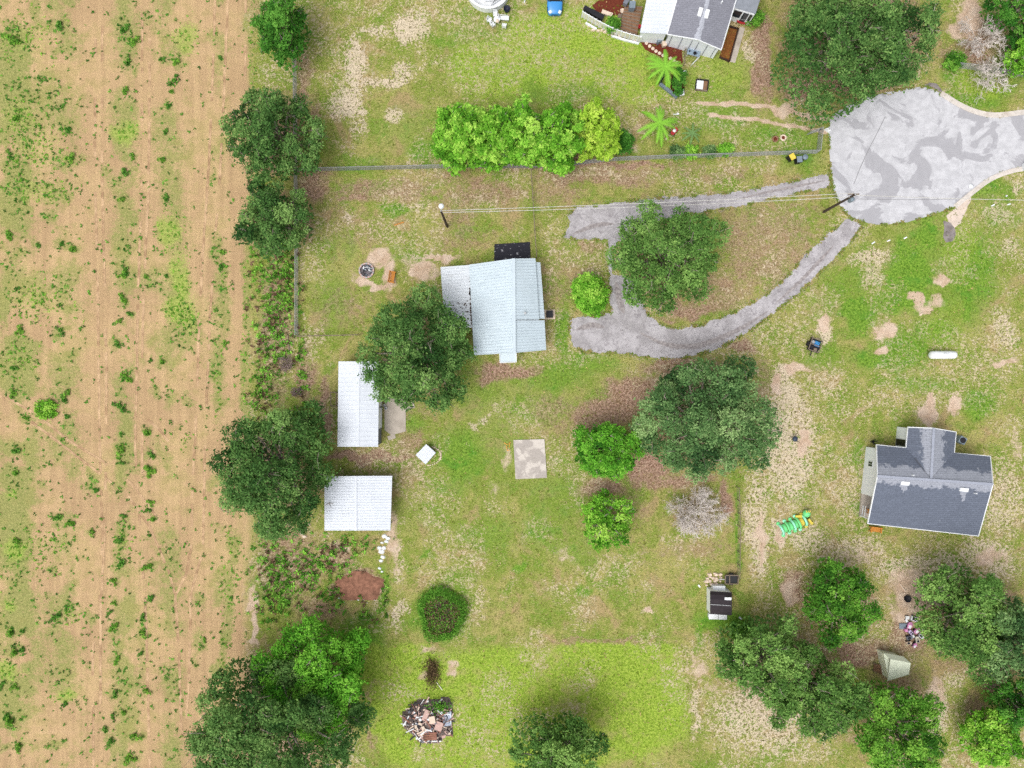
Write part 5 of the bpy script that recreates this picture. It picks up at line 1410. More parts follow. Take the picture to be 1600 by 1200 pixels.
for k in range(14):
    a = g.random() * 6.28; b.tube([(p.x, p.y, 0), (p.x + math.cos(a) * .45, p.y + math.sin(a) * .35, g.uniform(.2, .7))], [.05, .02], 4)
tag(b.build('shadow_twigs', M_BLACK), 'small black twig cluster standing in for shadow at the corner of the shingled house', 'shrub')  # black twigs added to imitate the dark shadow at the house corner

# ------------------------------------------------------------------ the upper house
def upper_house():
    r = thing('upper_house', 'grey roofed house with white walls at the top edge', 'house', P(1090, 40))
    ze, zr = 2.7, 3.4
    L0, L1 = (1074, -60, ze), (1042, 53.4, ze); R0, R1 = (1122, -60, zr), (1089.5, 61.6, zr); E0, E1 = (1168, -60, ze), (1127, 77.6, ze)
    def rx(y): return 1089.5 + (61.6 - y) * .267
    dry = lambda x, y: float(np.clip(1 - max(0, abs(x - rx(y)) - 1.5 - .04 * max(0, y - 20)) / 3, 0, 1))
    roof_grid('roof_slope', (R0, R1, L1, L0), 40, 24, M_SHIN2, r, dry)
    roof_grid('roof_slope', (R0, R1, E1, E0), 40, 24, M_SHIN2, r, dry)
    V = lambda c, dz=0: P(*c) + Vector((0, 0, dz))
    e = MB(); e.bar(V(L1, -.06), V(R1, -.06), .1, .14); e.bar(V(R1, -.06), V(E1, -.06), .1, .14); e.bar(V(E1, -.06), V(E0, -.06), .12, .14); e.bar(V(L1, -.03), V(L0, -.03), .16, .14)
    e.build('fascia', M_WHITE, r)
    # white carport roof on the left
    ribbed(P(1073, -60, 2.62), P(1041.5, 53, 2.62), P(1000, 51, 2.3), P(1022, -60, 2.3), .42, .05).build('carport_roof', M_WROOF, r)
    q = [V(L0), V(E0), V(E1), V(L1)]
    rr = [V(R0), V(R1)]
    w = [bil(q, .04, .02), bil(q, .5, .02), bil(q, .96, .02), bil(q, .96, .985), rr[1].lerp(rr[0], .015), bil(q, .04, .985)]
    MB().prism([(v.x, v.y) for v in w], 0, [2.6, 3.2, 2.6, 2.6, 3.25, 2.6]).build('wall', M_WSIDE, r)
    # vertical battens on the white gable wall
    for s in (.12, .5, .86):
        on_wall(MB(), w[5], w[4], s, s + .02, .1, 2.7, .06).build('batten', M_GSIDE, r)
        on_wall(MB(), w[4], w[3], s, s + .02, .1, 2.7, .06).build('batten', M_GSIDE, r)
    cw = [P(1002, 50, 2.25), P(1041, 52.4, 2.5)]
    d = Vector((0, -.15, 0))
    MB().prism([(cw[0].x, cw[0].y), (cw[1].x, cw[1].y), (cw[1].x, cw[1].y + .15), (cw[0].x, cw[0].y + .15)], 0, [2.22, 2.5, 2.5, 2.22]).build('carport_wall', M_WSIDE, r)
    for x, y in ((1004, 46), (1012, 5), (1020, -50)):
        p = P(x, y, 2.3); MB().bar((p.x, p.y, 0), (p.x, p.y, 2.25), .1).build('post', M_WHITE, r)
    # roof vents and chimney pipe
    for x, y, a in ((1094, 18.5, .27), (1104.6, 21.5, .27)):
        p = P(x, y, 3.42); MB().box((p.x, p.y, 3.38), (.45, 1.0, .16), -a).build('roof_vent', M_WHITE, r)
    p = P(1128, 3, 3.3); MB().tube([(p.x, p.y, 2.9), (p.x, p.y, 3.45)], .09, 8).build('vent_pipe', M_WHITE, r)
    # right wing with the white window porch
    W0, W1, W2, W3 = (1160, -60, 2.7), (1206, -60, 2.6), (1180.5, 22, 2.5), (1146, 11.5, 2.6)
    wf = roof_grid('wing_roof', (W0, W1, W2, W3), 6, 12, plain('wing_shingles', lin(142, 147, 156), .9, .12, 3.0), r, lambda x, y: 0.0)
    a, c = P(1147.5, 13.5, 2.45), P(1179, 23, 2.45); a2, c2 = P(1160, -50, 2.45), P(1200, -50, 2.45)
    MB().prism([(a2.x, a2.y), (c2.x, c2.y), (c.x, c.y), (a.x, a.y)], 0, 2.4).build('wing_wall', M_WHITE, r)
    for s0, s1 in ((.05, .43), (.5, .76), (.81, .95)):
        on_wall(MB(), a, c, s0, s1, 1.0, 2.25, .05).build('porch_window', M_GLASS, r)
    on_wall(MB(), a, c, .5, .76, .45, .85, .05).build('porch_window', M_GLASS, r)
    for o in (('porch_rail'),):
        pass
upper_house()
# deck of separate boards
def deck():
    r = thing('deck', 'weathered brown plank deck left of the upper house carport', 'deck', P(985, 35))
    A, B, C, D = P(976, 8, .4), P(1004, 10, .4), P(995, 57, .4), P(968, 46, .4)
    n = 26
    for k in range(n):
        u0, u1 = k / n, (k + .9) / n
        MB().slab([A.lerp(D, u0), B.lerp(C, u0), B.lerp(C, u1), A.lerp(D, u1)], .06).build('plank', M_WOOD if k % 3 else M_POST, r)
    MB().slab([v - Vector((0, 0, .1)) for v in (A, B, C, D)], .26).build('joist_frame', M_DARK, r)
    for k in range(4):
        p = P(966 + k * 1.5, 27, .3 - k * .06); MB().box((p.x, p.y, .3 - k * .06), (.16, .8, .06), -.2).build('step', M_POST, r)
deck()
kind(sheet('mulch_bed', [(925, 8), (935, 0), (975, -10), (985, -10), (980, 12), (972, 26), (955, 24), (930, 18)], .006, M_MULCH, .15), 'structure')
kind(sheet('mulch_bed', [(1001, 66), (1012, 60), (1040, 68), (1066, 76), (1066, 98), (1045, 96), (1025, 86), (1008, 78)], .006, M_MULCH, .12), 'structure')
def curved_fence():
    pts = spline([(909, 27), (924, 36), (942, 46), (962, 55), (982, 61.5), (999, 66)], 3)
    w = [P(x, y) for x, y in pts]; r = thing('vinyl_fence', 'curved cream vinyl fence along the mulch bed and deck', 'fence', w[0]); h = 1.25
    for a, c in zip(w[:-1], w[1:]):
        d = (c - a).normalized()
        p = MB().bar(a + d * .06 + Vector((0, 0, h / 2 + .05)), c - d * .06 + Vector((0, 0, h / 2 + .05)), .05, h - .15).build('panel', M_CREAM, r)
        MB().bar(a + Vector((0, 0, h)), c + Vector((0, 0, h)), .09, .08).build('top_rail', M_WHITE, r)
    for a in w:
        o = MB().bar(a, a + Vector((0, 0, h + .1)), .13).build('post', M_WHITE, r)
    e = spline([(917, 39), (932, 46.5)], 2); 
    for nm, e in (('white edging board at the far end of the curved fence', [(915, 37), (932, 46.5)]), ('white edging board at the deck end of the curved fence', [(955, 57), (976, 63.5), (998, 69)])):
        bb = MB()
        for p0, p1 in zip(e[:-1], e[1:]): bb.bar(P(*p0) + Vector((0, 0, .12)), P(*p1) + Vector((0, 0, .12)), .22, .24)
        tag(bb.build('edging_board', M_WHITE), nm, 'edging', 'edging boards of the curved fence')
curved_fence()
def box_thing(name, label, cat, px, py, size, rz, mat, z=0, lid=None, group=None):
    """a bin or cabinet: tapered body, lid, four feet"""
    p = P(px, py); r = thing(name, label, cat, (p.x, p.y, z), group); sx, sy, sz = size
    ca, sa = math.cos(rz), math.sin(rz)
    def pt(x, y): return (p.x + x * ca - y * sa, p.y + x * sa + y * ca)
    ring = lambda f: [pt(-sx / 2 * f, -sy / 2 * f), pt(sx / 2 * f, -sy / 2 * f), pt(sx / 2 * f, sy / 2 * f), pt(-sx / 2 * f, sy / 2 * f)]
    lo, hi = ring(.86), ring(.97)
    b = MB(); vs = [(x, y, z + .06) for x, y in lo] + [(x, y, z + sz * .93) for x, y in hi]
    b.add(vs, [(3, 2, 1, 0), (4, 5, 6, 7)] + [(i, (i + 1) % 4, 4 + (i + 1) % 4, 4 + i) for i in range(4)]); b.build('body', mat, r)
    MB().box((p.x, p.y, z + sz * .965), (sx, sy, sz * .07), rz).build('lid', lid or mat, r)
    for x, y in ring(.7): MB().box((x, y, z + .035), (.08, .08, .07), rz).build('foot', M_BLACK, r)
    return r
def round_thing(name, label, cat, px, py, prof, mat, z=0, n=16, group=None, inner=None, innerz=0, innerr=0):
    p = P(px, py); r = thing(name, label, cat, (p.x, p.y, z), group)
    MB().lathe((p.x, p.y, z), prof, n).build('body', mat, r, True)
    if inner: MB().lathe((p.x, p.y, z + innerz), [(innerr, 0), (innerr, .02), (innerr * .3, .035)], n).build('filling', inner, r)
    return r
box_thing('storage_box', 'black storage box inside the curved fence', 'box', 932, 27, (1.7, .6, .7), -.5, M_BLACK)
box_thing('storage_box', 'second black box at the tip of the curved fence', 'box', 917, 18, (.9, .5, .6), -.5, M_BLACK)
o = box_thing('planter_box', 'long pink-white planter on the red mulch', 'planter', 948, 23, (1.3, .45, .4), -.33, M_PALE)
box_thing('grill', 'grey box grill on the upper deck', 'grill', 985, 17, (.7, .8, 1.0), -.1, M_GREYP, .42)
box_thing('patio_table', 'dark folded table leaning at the top of the deck', 'table', 977, 9, (.9, .5, .8), 1.0, M_GSIDE, .42)
round_thing('flower_pot', 'pinkish round pot at the deck corner', 'pot', 972, 19, [(.2, 0), (.28, .35), (.24, .35), (.2, .25)], M_PALE, .0, 14)
round_thing('flower_pot', 'white round pot beside the grey box grill', 'pot', 988, 9, [(.14, 0), (.2, .4), (.16, .4), (.12, .3)], M_WHITE, .42, 14)
round_thing('red_bucket', 'small red bucket at the deck corner by the white wall', 'bucket', 998, 46, [(.16, 0), (.2, .4), (.17, .4), (.14, .1)], M_RED, .42, 12)
for i, (x, y) in enumerate([(1010, 67.5), (1015, 72), (1020, 76), (1025, 80), (1030.5, 83.2), (1036, 86.8), (1047.5, 91.5), (1052.8, 94.3), (1057.5, 98)]):
    round_thing('stepping_stone', 'pale round stepping stone, %s from the deck across the red mulch' % ordinal(i + 1), 'stepping stone', x, y, [(.2, 0), (.2, .05), (.18, .06)], M_PALE, 0, 14, 'stepping stones on the mulch')
box_thing('grill', 'grey box grill on the red mulch under the white wall', 'grill', 1028.5, 66.5, (.65, .6, .9), .4, M_GREYP)
box_thing('side_table', 'small tan table beside the grill on the red mulch', 'table', 1036.5, 71.5, (.5, .55, .6), .2, M_PALE)
def patio_table():
    p = P(1082, 84); r = thing('patio_table', 'blue-grey patio table in front of the white gable wall', 'table', p)
    MB().box((p.x, p.y, .76), (1.5, 1.15, .06), -.25).build('table_top', plain('blue_grey_top', lin(138, 156, 172), .5, .1), r)
    ca, sa = math.cos(-.25), math.sin(-.25)
    for sx in (-.62, .62):
        for sy in (-.45, .45):
            x, y = p.x + sx * ca - sy * sa, p.y + sx * sa + sy * ca; MB().bar((x, y, 0), (x, y, .74), .06).build('leg', M_WHITE, r)
    for lab, dx, dy, s, m in (('white jug on the blue-grey patio table', -.4, .35, .12, M_WHITE), ('black pot on the upper side of the patio table', -.1, .3, .14, M_BLACK), ('black pan on the lower side of the patio table', .05, -.35, .2, M_BLACK), ('dark tin on the left of the patio table', -.55, -.1, .1, M_BLACK)):
        q = (p.x + dx, p.y + dy); rr = thing('pot', lab, 'pot', (q[0], q[1], .79))
        MB().lathe((q[0], q[1], .79), [(s * .8, 0), (s, .15), (s * .9, .15), (s * .7, .03)], 12).build('body', m, rr)
        MB().bar((q[0] + s * .8, q[1], .9), (q[0] + s * 1.6, q[1], .92), .03).build('handle', m, rr)
patio_table()
chain_fence('short white picket edging below the blue-grey patio table', [(1091, 92), (1079, 104)], .6, False, .5, M_WHITE, 2)
chain_fence('short post fence between the mulch and the patio table', [(1070, 71), (1068, 90), (1067, 104)], .9, False, .8, M_POST, 3)
# garden bed with timber edging, concrete path
bq = [(1140, 41.5), (1153.5, 45), (1139.5, 96), (1124, 89)]
kind(sheet('garden_bed', bq, .03, M_BEDSOIL, .05), 'structure')
for i, nm in enumerate(('dark timber edging at the top of the brown garden bed', 'dark timber edging on the right side of the brown garden bed', 'dark timber edging at the bottom of the brown garden bed')):
    b = MB().bar(P(*bq[i], .12), P(*bq[i + 1], .12), .16, .24); tag(b.build('edging_timber', plain('dark_timber_' + 'abc'[i], lin(66, 48, 40), .9, .2)), nm, 'edging')
kind(MB().prism([(v.x, v.y) for v in (P(1156, 42), P(1164, 44), P(1148.5, 98.5), P(1139.5, 96.5))], 0, .05).build('concrete_path', M_CONC), 'structure')
def red_glider():
    p = P(1158.5, 34); r = thing('red_bench', 'red rounded bench with a pale stripe outside the white window porch', 'bench', p)
    b = MB(); n = 12; d = Vector((math.cos(-.22), math.sin(-.22), 0)); s = Vector((-d.y, d.x, 0))
    pts = [p + d * x * .62 + s * y for x, y in ((-1, -.32), (-1.05, 0), (-.9, .36), (-.5, .44), (0, .46), (.5, .44), (.9, .36), (1.05, 0), (1, -.32), (.5, -.42), (0, -.45), (-.5, -.42))]
    b.prism([(v.x, v.y) for v in pts], .3, .48); b.build('seat', M_RED, r)
    MB().bar(p + d * -.55 + s * .05 + Vector((0, 0, .5)), p + d * .55 + s * .05 + Vector((0, 0, .5)), .07, .03).build('stripe', M_PALE, r)
    for x in (-.5, .5):
        for y in (-.25, .25): q = p + d * x + s * y; MB().bar(q, q + Vector((0, 0, .32)), .06).build('leg', M_BLACK, r)
red_glider()
# low raised flower bed with block edging
for lab, a, c in (('grey block edging wall below the palm', (1031, 131), (1058, 152.5)), ('dark edging on the left of the palm bed', (1042, 106), (1031, 130))):
    tag(MB().bar(P(*a, .2), P(*c, .2), .3, .4).build('edging_wall', M_GREYP if 'block' in lab else M_DARK), lab, 'edging')
kind(sheet('mulch_bed', [(1050, 108), (1070, 112), (1070, 146), (1060, 150), (1048, 140)], .006, plain('dark_mulch', lin(80, 48, 36), .95, .3, 5.0, .05), .08), 'structure')
box_thing('planter_box', 'square white planter at the corner of the palm bed', 'planter', 1063.5, 147, (.62, .62, .5), .05, M_WHITE)
box_thing('planter_box', 'small white planter at the top of the palm bed', 'planter', 1069, 114.5, (.35, .35, .35), .05, M_WHITE)
box_thing('garden_lantern', 'small yellow lantern between the palm and the columnar shrub', 'lantern', 1050.5, 114.5, (.32, .32, .4), .3, M_YELLOW)
def sandbox():
    p = P(1096, 134); r = thing('pallet_box', 'square timber box with a pale board on the upper lawn', 'box', p)
    d = -.12; ca, sa = math.cos(d), math.sin(d); t_ = lambda x, y, z: (p.x + x * ca - y * sa, p.y + x * sa + y * ca, z)
    for a, c in (((-.7, -.6), (.7, -.6)), ((.7, -.6), (.7, .6)), ((.7, .6), (-.7, .6)), ((-.7, .6), (-.7, -.6))):
        MB().bar(t_(*a, .15), t_(*c, .15), .12, .3).build('frame_board', M_DARK if a[1] > 0 or c[1] > 0 else M_POST, r)
    MB().box(t_(-.27, -.02, .22), (.82, 1.0, .08), d).build('pale_board', M_WHITE, r)
    MB().box(t_(.4, 0, .1), (.5, 1.1, .12), d).build('floor', M_WOOD, r)
sandbox()
# red mower, white items, tyres, bins
def mower():
    p = P(1052.5, 206); r = thing('lawn_mower', 'small red and white lawn mower beside the palm', 'mower', p)
    d = Vector((math.cos(.95), math.sin(.95), 0)); s = Vector((-d.y, d.x, 0))
    MB().prism([((p + d * x + s * y).x, (p + d * x + s * y).y) for x, y in ((-.45, -.22), (-.5, 0), (-.45, .22), (.35, .3), (.45, .1), (.45, -.1), (.35, -.3))], .18, .36).build('deck', M_RED, r)
    MB().lathe(p + Vector((0, 0, .36)), [(.2, 0), (.2, .14), (.12, .2)], 12).build('engine', M_WHITE, r)
    for x in (-.35, .3):
        for y in (-.3, .3):
            q = p + d * x + s * y; MB().tube([q + Vector((0, 0, .14)) - s * .04, q + Vector((0, 0, .14)) + s * .04], .14, 12).build('wheel', M_BLACK, r)
    MB().tube([p + d * -.4 + s * -.2 + Vector((0, 0, .3)), p + d * -1.0 + s * -.2 + Vector((0, 0, .95)), p + d * -1.0 + s * .2 + Vector((0, 0, .95)), p + d * -.4 + s * .2 + Vector((0, 0, .3))], .02, 6).build('handle', M_GALV, r)
mower()
b = MB(); b.bar(P(1040, 218, .06), P(1043, 214.5, .06), .16, .1); tag(b.build('scrap_board', M_PALE), 'small pale board on the soil below the palm', 'board')
stones([(1053, 178.5), (1056, 179), (1059, 178)], 'small white stone above the red mower', 'white stones by the mower', M_WHITE, .12, .2, .1)
def tyre(label, px, py, mat):
    p = P(px, py); r = thing('tyre', label, 'tyre', p)
    b = MB(); n, m = 18, 8
    for i in range(n):
        a = 2 * math.pi * i / n
        for j in range(m):
            c_ = 2 * math.pi * j / m; R = .3 + .1 * math.cos(c_); b.v.append((p.x + R * math.cos(a), p.y + R * math.sin(a), .1 + .09 * math.sin(c_)))
    for i in range(n):
        for j in range(m): b.f.append((i * m + j, ((i + 1) % n) * m + j, ((i + 1) % n) * m + (j + 1) % m, i * m + (j + 1) % m))
    b.build('rubber', mat, r, True)
    MB().lathe((p.x, p.y, 0), [(.24, 0), (.24, .05), (.08, .07)], 14).build('soil', M_MULCH, r)
tyre('plain brown-rimmed tyre planter on the lawn near the gate', 1211, 217.5, M_WOOD); tyre('pale painted tyre planter on the lawn near the gate', 1223.5, 215.5, M_PALE)
def wheelie(label, px, py, rz, mat, lidmat):
    r = box_thing('wheelie_bin', label, 'bin', px, py, (.6, .7, 1.05), rz, mat, 0, lidmat); p = P(px, py)
    for sx in (-.27, .27):
        q = Vector((p.x + sx * math.cos(rz) - .3 * math.sin(rz), p.y + sx * math.sin(rz) + .3 * math.cos(rz), .12)); d = Vector((math.cos(rz), math.sin(rz), 0)) * .04
        MB().tube([q - d, q + d], .12, 12).build('wheel', M_BLACK, r)
wheelie('dark bin with a yellow lid beside the chain link fence corner', 1233, 249, .5, M_BLACK, M_YELLOW)
wheelie('grey bin with a grey lid, middle of the three by the fence corner', 1244, 253, .1, M_BLACK, M_GREYP)
round_thing('trash_can', 'round grey trash can right of the two bins', 'bin', 1253.5, 249, [(.24, 0), (.32, .85), (.34, .86), (.3, .95), (.08, 1.0)], M_GREYP)
# white gate stone at the road edge; manhole; road edge post box
stones([(1292, 203), (1294, 205)], 'white painted rock at the mouth of the sandy drive', 'white rocks at the drive mouth', M_WHITE, .25, .4, .25)
round_thing('manhole_cover', 'white round cover at the road edge by the sand wash', 'cover', 1516.5, 291, [(.26, 0), (.26, .05), (.1, .07)], M_WHITE, .06, 16)
round_thing('survey_marker', 'small white cap on the lawn below the kerb', 'marker', 1571.5, 306.5, [(.1, 0), (.1, .2), (.05, .24)], M_WHITE, 0, 10)
box_thing('utility_box', 'white utility box on the verge at the right edge', 'utility box', 1600, 262, (.7, .9, .9), .05, M_WHITE)
G = 'white sticks on the lawns by the road'
for lab, a, c in (('short white board on the lawn, left of three below the turning circle', (1362, 381), (1367, 378)), ('short white board on the lawn, middle of three below the turning circle', (1386, 377), (1391, 375)), ('short white board on the lawn, right of three below the turning circle', (1412, 373), (1417, 370.5)),
                  ('short white board on the right lawn, left of two', (1549, 322), (1554, 319.5)), ('short white board on the right lawn, right of two', (1574, 320), (1579, 318.5))):
    tag(MB().bar(P(*a, .04), P(*c, .04), .14, .06).build('white_board', M_WHITE), lab, 'board', G)
stones([(1437, 489), (1440, 490), (1438, 492)], 'pale rock on the bare patch of the right lawn', 'pale rocks on the bare patch', M_PALE, .15, .25, .14)

# ------------------------------------------------------------------ pool, table set, car
def pool():
    p = P(763, -14); R = 2.55
    r = thing('round_pool', 'round white empty pool frame at the top edge', 'pool', p)
    MB().lathe((p.x, p.y, 0), [(R, 0), (R, 1.05), (R - .06, 1.05), (R - .06, .1)], 40).build('wall', M_WHITE, r)
    b = MB(); n = 40
    for i in range(n):
        a = 2 * math.pi * i / n
        for rr, z in ((R + .1, 1.05), (R + .1, 1.1), (R - .18, 1.1), (R - .18, 1.05)): b.v.append((p.x + rr * math.cos(a), p.y + rr * math.sin(a), z))
    for i in range(n):
        for j in range(4): b.f.append((i * 4 + j, ((i + 1) % n) * 4 + j, ((i + 1) % n) * 4 + (j + 1) % 4, i * 4 + (j + 1) % 4))
    b.build('rim', M_WHITE, r)
    MB().lathe((p.x, p.y, .02), [(R - .1, 0), (R - .1, .06), (.2, .08)], 32).build('floor', plain('pool_floor', lin(150, 152, 158), .8, .5, 6.0), r)
    for k in range(9):
        MB().box((p.x + .7 + k * .16, p.y - 1.2 + k * .1, .3), (.12, 1.6, .05), -.6).build('slat', M_WHITE, r)
    MB().box((p.x + .1, p.y - 1.15, .5), (1.1, .5, .06), 0).build('slat', M_WHITE, r)
pool()
def table_set():
    p = P(776.5, 35); r = thing('garden_table', 'small white garden table near the round pool', 'table', p)
    MB().lathe((p.x, p.y, .68), [(.36, 0), (.38, .03), (.36, .05)], 18).build('table_top', M_WHITE, r)
    for a in (0.7, 2.3, 3.9, 5.5): MB().bar((p.x + .25 * math.cos(a), p.y + .25 * math.sin(a), 0), (p.x + .2 * math.cos(a), p.y + .2 * math.sin(a), .68), .05).build('leg', M_WHITE, r)
    for lab, x, y, rz in (('white lounge chair left of the garden table', 765, 34, 1.2), ('white chair above the garden table', 774, 25, 0.0), ('white long lounge right of the garden table', 787, 31, 1.5), ('white chair below the garden table', 788, 43, 3.0), ('white chair at the lower left of the garden table', 770, 41, 2.2)):
        q = P(x, y); c = thing('garden_chair', lab, 'chair', q, 'white garden chairs near the pool'); L = 1.2 if 'long' in lab else .5
        ca, sa = math.cos(rz), math.sin(rz); t_ = lambda u, v, z: (q.x + u * ca - v * sa, q.y + u * sa + v * ca, z)
        MB().box(t_(0, 0, .42), (.48, L, .05), rz).build('seat', M_WHITE, c); MB().box(t_(0, L / 2, .68), (.48, .06, .5), rz).build('backrest', M_WHITE, c)
        for u in (-.2, .2):
            for v in (-L * .42, L * .42): MB().bar(t_(u, v, 0), t_(u, v, .42), .045).build('leg', M_WHITE, c)
            MB().bar(t_(u * 1.15, -L * .42, .62), t_(u * 1.15, L * .45, .66), .05).build('armrest', M_WHITE, c)
table_set()
tag(MB().lathe(P(777, 33, .74), [(.02, 0), (.22, .05), (.2, .12), (.06, .18)], 12).build('tan_hat', M_PALE), 'tan round cushion on the white garden table', 'cushion')
round_thing('planter_tub', 'dark blue round tub beside the pool', 'tub', 792, 16.5, [(.3, 0), (.4, .5), (.36, .5), (.3, .2)], plain('navy_plastic', lin(40, 44, 62), .5, .2), 0, 18)
tag(MB().bar(P(819, 4.5, .05), P(820.5, 0, .05), .1, .08).build('white_board', M_WHITE), 'white stick on the grass between the pool and the car', 'board')

def car():
    n0 = P(866.5, 26.5); r = thing('car', 'blue hatchback car parked nose-in on the upper lawn', 'car', (n0.x, n0.y + 2.1, 0))
    cx, y0 = n0.x, n0.y
    def loft(b, st, close=True):
        o = len(b.v); m = len(st[0])
        for ring in st: b.v += ring
        for i in range(len(st) - 1):
            for j in range(m - 1): b.f.append((o + i * m + j, o + i * m + j + 1, o + (i + 1) * m + j + 1, o + (i + 1) * m + j))
        if close:
            b.f.append(tuple(o + j for j in reversed(range(m)))); b.f.append(tuple(o + (len(st) - 1) * m + j for j in range(m)))
    def ring(s, hw, zt, zb=.22): return [(cx + x * hw, y0 + s, z_) for x, z_ in ((1, zb), (1, zt - .28), (.96, zt - .12), (.82, zt - .03), (.45, zt + .01), (0, zt + .02), (-.45, zt + .01), (-.82, zt - .03), (-.96, zt - .12), (-1, zt - .28), (-1, zb))]
    b = MB(); loft(b, [ring(*a) for a in ((0, .5, .56), (.06, .66, .62), (.2, .78, .70), (.5, .85, .80), (1.0, .88, .90), (1.35, .89, .96), (2.2, .89, .98), (3.2, .89, .98), (3.9, .86, .98), (4.15, .78, .92), (4.2, .7, .8))])
    body = b.build('body', M_BLUE, r, True)
    def cab(s, hw, z_): return [(cx + x * hw, y0 + s, zz) for x, zz in ((1.18, .9), (1, z_ - .05), (.8, z_), (0, z_ + .03), (-.8, z_), (-1, z_ - .05), (-1.18, .9))]
    g = MB(); loft(g, [cab(1.3, .72, .96), cab(1.7, .69, 1.22), cab(2.05, .64, 1.42), cab(2.8, .63, 1.46), cab(3.5, .62, 1.40), cab(3.95, .66, 1.02)])
    g.build('windows', M_GLASS, r, True)
    rf = MB(); rf.prism([(cx - .58, y0 + 2.1), (cx + .58, y0 + 2.1), (cx + .58, y0 + 3.5), (cx - .58, y0 + 3.5)], 1.42, 1.49); rf.build('roof', M_BLUE, r)
    ws = MB().add([(cx - .62, y0 + 1.38, 1.0), (cx + .62, y0 + 1.38, 1.0), (cx + .54, y0 + 2.02, 1.43), (cx - .54, y0 + 2.02, 1.43)], [(0, 1, 2, 3)]); ws.build('windscreen', plain('windscreen', lin(150, 186, 214), .08, .05, 1.0, .6), r)
    for sx in (-1, 1):
        MB().box((cx + sx * .56, y0 + .2, .72), (.3, .34, .1), -sx * .5).build('headlight', M_WHITE, r)
        MB().box((cx + sx * 1.0, y0 + 1.55, 1.0), (.2, .12, .12)).build('wing_mirror', M_BLUE, r)
        for s in (.75, 3.35):
            w = MB().tube([(cx + sx * .70, y0 + s, .31), (cx + sx * .9, y0 + s, .31)], .31, 16).build('wheel', M_BLACK, r); MB().tube([(cx + sx * .9, y0 + s, .31), (cx + sx * .91, y0 + s, .31)], .19, 12).build('rim', M_GALV, w)
    MB().box((cx, y0 + .04, .45), (.8, .1, .16)).build('grille', M_BLACK, r)
car()

# ------------------------------------------------------------------ black roofed shed, trailer and junk by the wire fence
def black_shed():
    r = thing('gambrel_shed', 'small shed with curved black roof and white end wall', 'shed', P(1120, 938)); z0 = 0
    h = 2.35
    W, E = 1109.5, 1143.5
    prof = [(923.5, 1.7), (929, 2.1), (936, 2.35), (944, 2.4), (951, 2.2), (956, 1.95), (959.5, 1.7)]
    b = MB(); m = len(prof)
    for x in (W, E):
        for y, z in prof: b.v.append(tuple(P(x, y + (x - W) * .06, z)))
    for j in range(m - 1): b.f.append((j, j + 1, m + j + 1, m + j))
    b.build('roof', plain('tar_roof', lin(60, 54, 58), .8, .15, 3.0, .2), r)
    wall = MB(); xs = [P(1110.5, y, z) for y, z in prof]; xe = [P(1142.5, y + 2, z) for y, z in prof]
    bot = [Vector((xs[0].x, xs[0].y, 0)), Vector((xs[-1].x, xs[-1].y, 0))]
    poly = [bot[0]] + [v - Vector((0, 0, .05)) for v in xs] + [bot[1]]
    poly2 = [Vector((xe[0].x, xe[0].y, 0))] + [v - Vector((0, 0, .05)) for v in xe] + [Vector((xe[-1].x, xe[-1].y, 0))]
    n = len(poly)
    wall.add(poly + poly2, [tuple(range(n)), tuple(reversed(range(n, 2 * n)))] + [(i, i + n, (i + 1) % n + n, (i + 1) % n) for i in range(n)])
    wall.build('wall', M_WHITE, r)
    a, c = P(1110, 944.5, 2.45), P(1142, 946.5, 2.45); MB().bar(a, c, .06, .04).build('ridge_strip', M_GALV, r)
    p = P(1137.5, 935.5, 2.38); MB().box((p.x, p.y, 2.36), (.75, .3, .1), -.05).build('roof_patch', M_WHITE, r)
black_shed()
box_thing('chest_freezer', 'white chest freezer below the black roofed shed, nearer the lawn', 'freezer', 1111.5, 960, (1.05, .6, .85), 0, M_WHITE)
box_thing('chest_freezer', 'white chest freezer below the black roofed shed, nearer the fence', 'freezer', 1126, 960.5, (.98, .58, .85), 0, M_WHITE)
tag(MB().box(P(1122, 917.5, .45), (1.42, .52, .9)).build('white_cabinet', M_WHITE), 'white cabinet lying above the black roofed shed', 'cabinet')
def trailer():
    p = P(1141, 903.5); r = thing('utility_trailer', 'small open trailer frame beside the dark wire fence', 'trailer', p)
    for a, c in (((-.75, -.5), (.75, -.5)), ((.75, -.5), (.75, .5)), ((.75, .5), (-.75, .5)), ((-.75, .5), (-.75, -.5)), ((-.25, -.5), (-.25, .5))):
        MB().bar((p.x + a[0], p.y + a[1], .55), (p.x + c[0], p.y + c[1], .55), .1, .12).build('frame_rail', M_POST, r)
    MB().box((p.x, p.y, .42), (1.4, .9, .06)).build('floor', M_DARK, r)
    for sy in (-.6, .6): MB().tube([(p.x, p.y + sy - .07, .28), (p.x, p.y + sy + .07, .28)], .28, 14).build('wheel', M_BLACK, r)
    MB().bar((p.x - .75, p.y, .5), (p.x - 1.5, p.y, .45), .08).build('drawbar', M_GALV, r)
trailer()
for lab, a, c in (('white plank scrap left of the black roofed shed', (1091, 914), (1094, 917.5)), ('white plank scrap right of the black roofed shed', (1155, 964), (1158.5, 967.5))):
    tag(MB().bar(P(*a, .05), P(*c, .05), .18, .06).build('white_board', M_WHITE), lab, 'board')

